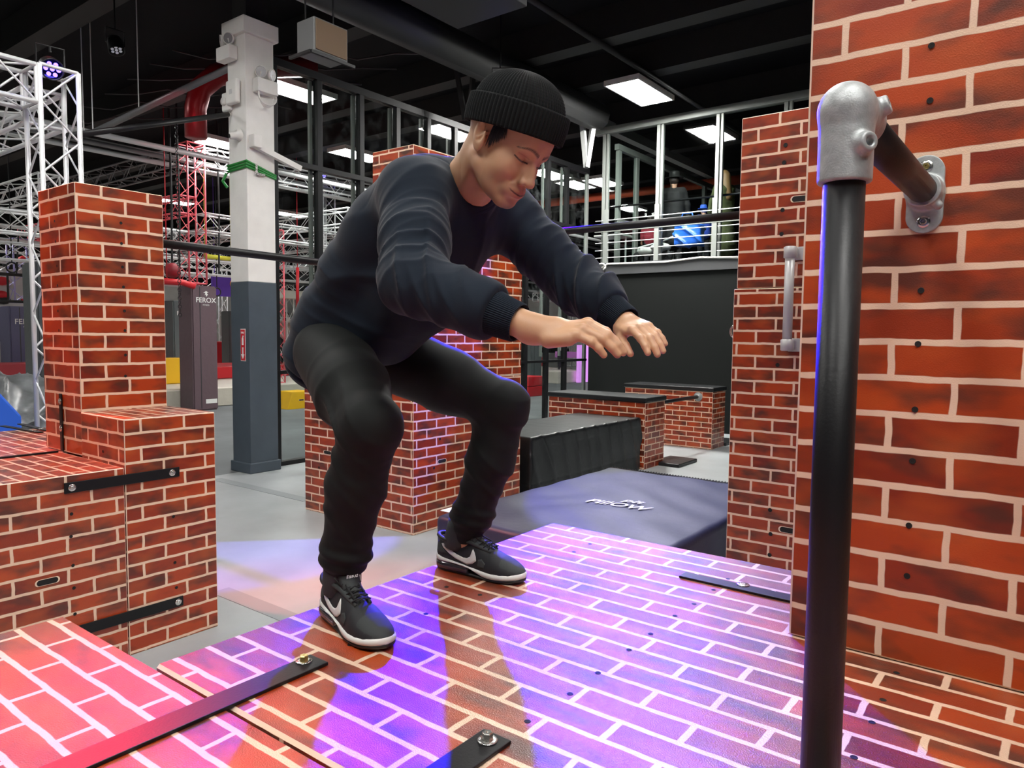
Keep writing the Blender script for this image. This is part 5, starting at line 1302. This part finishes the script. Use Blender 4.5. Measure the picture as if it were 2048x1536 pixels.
for px, lbl in ((343, 'thin black rope just right of the left brick pillar'), (358, 'second black rope right of the left brick pillar'), (437, 'black rope hanging beside the plum pad')):
    c = onx(px, 500, -16.0); tag(MB().tube([(c.x, c.y, 7.0), (c.x, c.y+.03, 4.6), (c.x, c.y, 3.2)], .022, 5).build('hanging_rope', BLACKM), lbl, 'rope')
c0, c1 = onx(410, 512, -18), onx(462, 518, -18); tag(MB().tube([c0, c1], .06, 8).tube([c0, (c0.x, c0.y, 7)], .012, 5).tube([c1, (c1.x, c1.y, 7)], .012, 5).build('yellow_pole', mat('lime_yellow', (.65, .62, .05), .5), smooth=True), 'lime yellow pole between the red truss and the column', 'pole')
c0, c1 = onx(595, 535, -17), onx(595, 618, -17); tag(MB().tube([c0, c1], .045, 8).tube([c0, (c0.x, c0.y, 7)], .012, 5).build('red_pole', REDP, smooth=True), 'upright red pole seen through the glass by the column', 'pole')
c0, c1 = onx(425, 552, -23), onx(470, 594, -23); tag(MB().box(-23.1, -23, c0.y, c1.y+.3, c1.z, c0.z).tube([(-23.05, c0.y+.1, c0.z), (-23.05, c0.y+.1, 7)], .012, 5).build('violet_banner', mat('violet_sheet', (.16, .07, .62), .5)), 'violet banner behind the rigging left of the column', 'banner')
c0, c1 = onx(1018, 588, -24), onx(1055, 612, -24); t = empty('led_sign', (-24, c0.y, c0.z), 'purple glowing letter sign seen under the arm', 'sign')
MB().box(-24.1, -24, c0.y, c1.y, c1.z, c0.z).tube([(-24.05, c0.y+.1, c0.z), (-24.05, c0.y+.1, 7)], .015, 5).build('board', BLACKM, t)
text('glowing_letters', 'NZ3-GZ', t, (-23.98, (c0.y+c1.y)/2, c1.z+.12), (0, 1, 0), (0, 0, 1), .42, mat('purple_glow', (.5, .1, .9), .5, emit=(.55, .12, 1), estr=2.2), .01, bold=.01)
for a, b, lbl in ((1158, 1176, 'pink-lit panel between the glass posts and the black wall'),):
    c0, c1 = onx(a, 615 if a < 1100 else 690, -20 if a < 1100 else -15), onx(b, 640 if a < 1100 else 760, -20 if a < 1100 else -15); tag(MB().box(c0.x-.1, c0.x, c0.y, c1.y, 0, c0.z).build('lit_panel', mat('pink_glow', (.8, .4, .85), .5, emit=(.8, .3, 1), estr=.8)), lbl, 'light panel')  # pink light on the panel put in as its own glow
tag(MB().box(-33, -12.5, 29.6, 29.8, 0, 3.6).build('partition_wall', WALLP), 'pale far wall seen low between the black glass posts', 'wall')
for k, (x, y, z0, z1, m, lbl) in enumerate(((-15.2, 26, 1.9, 2.1, mat('magenta_lit_beam', (.7, .25, .75), .5), 'upper magenta-lit beam in the far hall'), (-14.6, 25.5, .9, 1.15, mat('magenta_lit_beam', (.7, .25, .75), .5), 'lower magenta-lit beam in the far hall'))):  # magenta lamp light put into the beam colour
    tag(MB().box(x-2.5, x+1.2, y, y+.25, z0, z1).build('course_beam', m), lbl, 'beam')
for x in (-17.6, -16.0, -14.4): truss((x, 27.5, .46 if x < -16.6 else 0), (x, 27.5, 4.2), .36, ALU, 'silver truss tower far behind the black glass posts', grp='truss towers behind the glass posts', step=.5)
truss((-19, 27.5, 4.41), (-12.6, 27.5, 4.4), .36, ALU, 'silver truss beam far behind the black glass posts', step=.5)
truss((-17.8, 25, 3.4), (-12.6, 25, 3.4), .36, ALU, 'lower silver truss beam behind the black glass posts', step=.5)
# machinery and steps behind the glass
for px, sz, m, lbl in (((600, 590), (.5, 1.6, .25), PALE, 'pale beam block of the far course beside the red pole'), ((612, 560), (.5, 1.4, .3), BLACKM, 'black crossbeam of the far course beside the red pole'), ((1122, 700), (.6, 1.6, .25), BLACKM, 'dark bench behind the woman in white')):
    c = onx(*px, -19); tag(MB().box(-19-sz[0], -19, c.y-sz[1]/2, c.y+sz[1]/2, c.z-sz[2]/2, c.z+sz[2]/2).build('course_beam', m, bevel=.02), lbl, 'beam')
# tarpaulin heap and blue vault at far left
def heap(p):
    c = onx(45, 815, -9.6); c = V3(c.x, c.y, 0)
    d = ell(p, c+V3(0, -.1, .45), (.7, 1.0, .72)); d = smin(d, ell(p, c+V3(.1, .55, .40), (.6, .5, .62)), .2); d = smin(d, ell(p, c+V3(-.3, -1.2, .5), (.7, .8, .7)), .2)
    return d-.10*ridge(p[:, 0]*3.6+p[:, 2]*4+2.4*wob(p, 3.2))-.08*ridge(p[:, 1]*5.2-p[:, 2]*3+2.4*wob(p, 3.7, 2))-.04*ridge(p[:, 1]*6+p[:, 0]*7+2*wob(p, 6, 4))
hc = onx(45, 815, -9.6)
tm = solid(heap, (hc.x-1.5, hc.y-2.6, -.05), (hc.x+1.3, hc.y+1.6, 1.5), .035, 'tarpaulin')
tag(link('tarpaulin', tm, mat('grey_tarp', (.14, .15, .155), .35, var=.6, vscale=5), None, True), 'crumpled grey camouflage tarpaulin heap left of the left pillar', 'tarpaulin')
a, b, c = onx(-30, 775, -7.6), onx(0, 785, -7.6), onx(44, 832, -7.6)
m = MB().add([(-7.6-d, q.y, q.z) for d in (0, .5) for q in (Vector((0, a.y, a.z)), Vector((0, b.y, b.z)), Vector((0, c.y, c.z)), Vector((0, c.y, 0.0)), Vector((0, a.y, 0.0)))], [(0, 1, 2, 3, 4), (9, 8, 7, 6, 5), (0, 5, 6, 1), (1, 6, 7, 2), (2, 7, 8, 3), (3, 8, 9, 4), (4, 9, 5, 0)])
bv = tag(m.build('vault_wedge', BLUEP, bevel=.02), 'blue sloping vault wedge at the far left edge', 'foam block')

# ================================================================== people in the distance
def figure(loc, head, h, poses, cols, label, hat=None, held=None, long_hair=False):
    "loc = feet, head = facing angle; poses: joint list relative, metres for a 1.75 m person"
    x, y, z = loc; s = h/1.75; ca, sa = math.cos(head), math.sin(head)
    W = lambda f, l, u: V3(x+s*(f*ca-l*sa), y+s*(f*sa+l*ca), z+s*u)
    t = empty('person', loc, label, 'person'); sk, top, bot, hc = cols
    P_ = dict(hip=.92, sh=1.43, head=1.62, lean=0.); P_.update(poses); ln = P_['lean']
    hd_ = W(ln*1.25+.02, 0, P_['head']); nk = W(ln, 0, P_['sh']+.05)
    arms = {-1: (P_.get('re', (.02, -.26, 1.15)), P_.get('rw', (.08, -.27, .92))), 1: (P_.get('le', (.02, .26, 1.15)), P_.get('lw', (.08, .27, .92)))}
    def bodyf(p):
        d = ell(p, hd_, (.088*s, .082*s, .115*s)); d = smin(d, cap(p, nk, hd_-V3(0, 0, .05*s), .052*s, .05*s), .02)
        d = smin(d, ell(p, hd_+V3(.095*ca*s, .095*sa*s, -.02*s), (.016*s, .016*s, .022*s)), .010)
        for sg in (-1, 1):
            e, w = arms[sg]; sh = W(ln, sg*.17, P_['sh'])
            d = smin(d, chain(p, [sh, W(*e), W(*w)], [.04*s, .036*s, .026*s], .02), .02)
            fw = (W(*w)-W(*e)); fw = fw/np.linalg.norm(fw)
            d = smin(d, cap(p, W(*w), W(*w)+fw*.09*s, .030*s, .026*s), .01)
            for k in range(4): o_ = V3(-sa, ca, 0)*(k-1.5)*.018*s; d = smin(d, cap(p, W(*w)+fw*.08*s+o_, W(*w)+fw*.16*s+o_*1.2, .009*s, .008*s), .004)
            d = smin(d, chain(p, [W(0, sg*.09, P_['hip']), W(.03, sg*.10, P_['hip']*.53), W(0, sg*.11, .06), W(.15, sg*.12, .03)], [.07*s, .05*s, .035*s, .03*s], .02), .02)
        return smin(d, cap(p, W(0, 0, P_['hip']), W(ln, 0, P_['sh']-.08), .11*s, .12*s), .05)
    def topf(p):
        d = smin(cap(p, W(0, .05, P_['hip']), W(ln, .07, P_['sh']-.10), .15*s, .145*s), cap(p, W(0, -.05, P_['hip']), W(ln, -.07, P_['sh']-.10), .15*s, .145*s), .05)
        d = smin(d, cap(p, W(ln, -.16, P_['sh']-.02), W(ln, .16, P_['sh']-.02), .062*s, .062*s), .04)
        for sg in (-1, 1):
            e, w = arms[sg]; f_ = P_.get('sleeve', .95); d = smin(d, chain(p, [W(ln, sg*.17, P_['sh']-.01), W(*e), lerp(W(*e), W(*w), f_)] if f_ > 0 else [W(ln, sg*.17, P_['sh']-.01), lerp(W(ln, sg*.17, P_['sh']), W(*e), .6)], [.065*s, .055*s, .046*s], .02), .025)
        d = smin(d, cap(p, W(0, 0, P_['hip']-.0), W(0, 0, P_['hip']-P_.get('skirt', .05)), .155*s, P_.get('hemr', .155)*s), .04)
        return d-.006*ridge(p[:, 2]*22+2*wob(p, 5))
    def botf(p):
        d = None
        for sg in (-1, 1):
            e = chain(p, [W(0, sg*.085, P_['hip']), W(.03, sg*.10, P_['hip']*.53), W(0, sg*.11, .12)], [.11*s, .085*s, .065*s], .03); d = e if d is None else smin(d, e, .03)
        return d-.005*ridge(p[:, 2]*26+2*wob(p, 6))
    lo = W(0, 0, 0)-V3(.75, .75, .12); hi = W(0, 0, 0)+V3(.75, .75, 2.2*s)
    res = .024*s if h > 1 else .02
    bme = solid(bodyf, lo, hi, res*.75, 'body'); link('body', bme, mat('skin_'+str(sk), sk, .6), t, True)
    link('top', solid(topf, lo, hi, res, 'top'), mat('cloth_'+str(top), top, .85), t, True)
    link('trousers', solid(botf, lo, hi, res, 'trousers'), mat('cloth_'+str(bot), bot, .85), t, True)
    def hairf(p):
        d = ell(p, hd_+V3(-.012*ca*s, -.012*sa*s, .018*s), (.098*s, .094*s, .115*s)); d = smax(d, -((p-hd_) @ V3(-ca, -sa, .55)+.02*s), .01)
        if long_hair: d = smin(d, cap(p, hd_-V3(.06*ca*s, .06*sa*s, .0), hd_-V3(.10*ca*s, .10*sa*s, .40*s), .085*s, .10*s), .03)
        return d
    link('hair', solid(hairf, lo, hi, res*.75, 'hair'), mat('hair_'+str(hc), hc, .6), t, True)
    for sg in (-1, 1):
        f0 = W(-.05, sg*.11, .045); f1 = W(.17, sg*.12, .04); link('shoe', solid(lambda p: smin(cap(p, f0, f1, .052*s, .042*s), cap(p, f0, f0+V3(0, 0, .06*s), .05*s, .05*s), .02), np.minimum(f0, f1)-.15, np.maximum(f0, f1)+.2, .02*s, 'shoe'), BLACKM, t, True)
    if hat:
        m = MB(); hc_ = Vector(hd_.tolist())+Vector((0, 0, .045*s)); m.lathe(hc_, (0, 0, 1), [(.17*s, 0), (.175*s, .008), (.105*s, .010), (.10*s, .10*s), (.085*s, .13*s), (.0, .125*s)], 20); m.build('hat', mat('hat_'+str(hat), hat, .6), t, True)
    return t, W
figure((*ony(1346, 470, 14.42).xy, DK), 1.9, 1.90, dict(skirt=.45, hemr=.2), ((.42, .24, .16), (.008, .008, .009), (.008, .008, .009), (.02, .012, .01)), 'person in a long black coat and black brimmed hat on the balcony', hat=(.01, .01, .01))
figure((*ony(1446, 470, 14.5).xy, DK), 2.6, 1.86, dict(skirt=.6, hemr=.26, re=(.22, -.26, 1.25), rw=(.40, -.20, 1.1)), ((.48, .30, .2), (.045, .055, .015), (.02, .02, .015), (.16, .09, .035)), 'person with long fair hair and olive coat on the balcony', long_hair=True)
figure((*ony(1299, 500, 14.9).xy, DK), 2.0, 1.18, dict(lean=.08), ((.42, .24, .16), (.22, .015, .03), (.015, .015, .02), (.02, .012, .01)), 'small person in a maroon top behind the balcony railing')
figure((*ony(1408, 480, 14.6).xy, DK), 2.4, 1.2, dict(lean=.06), ((.42, .24, .16), (.02, .06, .38), (.015, .015, .02), (.015, .06, .30)), 'small person with blue cap and blue jacket on the balcony', hat=(.02, .09, .5))
q = onx(573, 722, -21); t_, W = figure((q.x, q.y, .82), -.75, 1.72, dict(re=(.18, -.25, 1.22), rw=(.28, -.05, 1.44), le=(.18, .25, 1.22), lw=(.28, .10, 1.44)), ((.42, .26, .18), (.50, .46, .42), (.012, .012, .014), (.02, .014, .010)), 'person in a pale jumper photographing beyond the glass by the column')
c = Vector(W(.36, .03, 1.47).tolist()); cm = empty('camera_rig', c, 'white camera held up by the person in the pale jumper', 'camera')
MB().box(c.x-.07, c.x+.07, c.y-.10, c.y+.10, c.z-.07, c.z+.07).build('camera_body', WHITE, cm, bevel=.01); MB().lathe(c, (.73, -.68, 0), [(.0, .04), (.06, .04), (.065, .2), (.05, .2), (.0, .18)], 14).build('lens', BLACKM, cm, True)
q = onx(488, 735, -19.5); figure((q.x, q.y, .82), 1.2, 1.65, dict(sleeve=0, rw=(.25, .52, 1.72), re=(.15, .35, 1.45), le=(.12, .66, 1.30), lw=(.10, .95, 1.62)), ((.50, .33, .22), (.22, .01, .025), (.02, .02, .03), (.03, .015, .01)), 'person in dark red top mostly hidden by the slate column, bare arm raised')
tag(MB().box(-16.55, -15.2, 22.9, 24.9, 0, .45).build('platform_step', PALE, bevel=.02), 'low pale step on which the person in white jumper stands', 'step')
q = onx(1123, 772, -16.0); figure((q.x, q.y, .47), -.9, 1.70, dict(re=(.12, -.24, 1.15), rw=(.26, -.02, 1.08), le=(.12, .24, 1.15), lw=(.26, .04, 1.05)), ((.45, .28, .2), (.66, .60, .54), (.015, .015, .02), (.04, .025, .02)), 'person in white jumper standing beyond the black glass posts')
# things on the balcony
c = ony(1378, 470, 13.97)
def bagf(p): q = np.abs(p-V3(c.x, c.y, c.z))-V3(.29, .13, .23); return np.linalg.norm(np.maximum(q+.07, 0), axis=1)+np.minimum((q+.07).max(1), 0)-.07-.03*ridge((p[:, 0]*.8+p[:, 2])*9+2*wob(p, 4))
bg = empty('shopping_bag', c, 'bright blue crinkled bag hanging behind the balcony railing', 'bag')
link('bag_body', solid(bagf, (c.x-.6, c.y-.5, c.z-.5), (c.x+.6, c.y+.5, c.z+.5), .022, 'bag'), mat('bag_blue', (.03, .16, .75), .35), bg, True)
MB().tube([(c.x-.15, c.y-.1, c.z+.2), (c.x-.1, c.y-.1, c.z+.42), (c.x+.1, c.y-.1, c.z+.42), (c.x+.15, c.y-.1, c.z+.2)], .015, 6).build('handle', mat('bag_blue', (0, 0, 0)), bg, True)
c = ony(1308, 498, 13.98); st = empty('pushchair', (c.x, c.y, DK), 'pushchair with white cushions behind the balcony railing', 'pushchair')
MB().ball(c+Vector((.15, 0, .02)), (.22, .2, .10), 12, 8).ball(c+Vector((-.15, 0, -.05)), (.20, .2, .10), 12, 8).build('cushion', TEXTW, st, True)
MB().tube([c+Vector((-.45, 0, -.35)), c+Vector((-.35, 0, .05)), c+Vector((.2, 0, .15)), c+Vector((.5, 0, .25))], .02, 6).build('frame', ALU, st, True)
for dx in (-.35, .3): MB().lathe((c.x+dx, c.y-.05, DK+.13), (0, 1, 0), [(.05, 0), (.13, 0), (.13, .05), (.05, .05)], 16).build('wheel', BLACKM, st, True)
for px, lbl in ((1222, 'pale folding table at the left end of the balcony behind the railing'),):
    c = ony(px+6, 480, 14.6); tb = empty('folding_table', (c.x, c.y, DK), lbl, 'table')
    MB().box(c.x-.35, c.x+.35, c.y-.3, c.y+.3, DK+.70, DK+.74).build('table_top', TEXTW, tb)
    for a in (-.3, .3): MB().bar((c.x+a, c.y, DK), (c.x+a, c.y, DK+.7), .03).build('leg', ALU, tb)
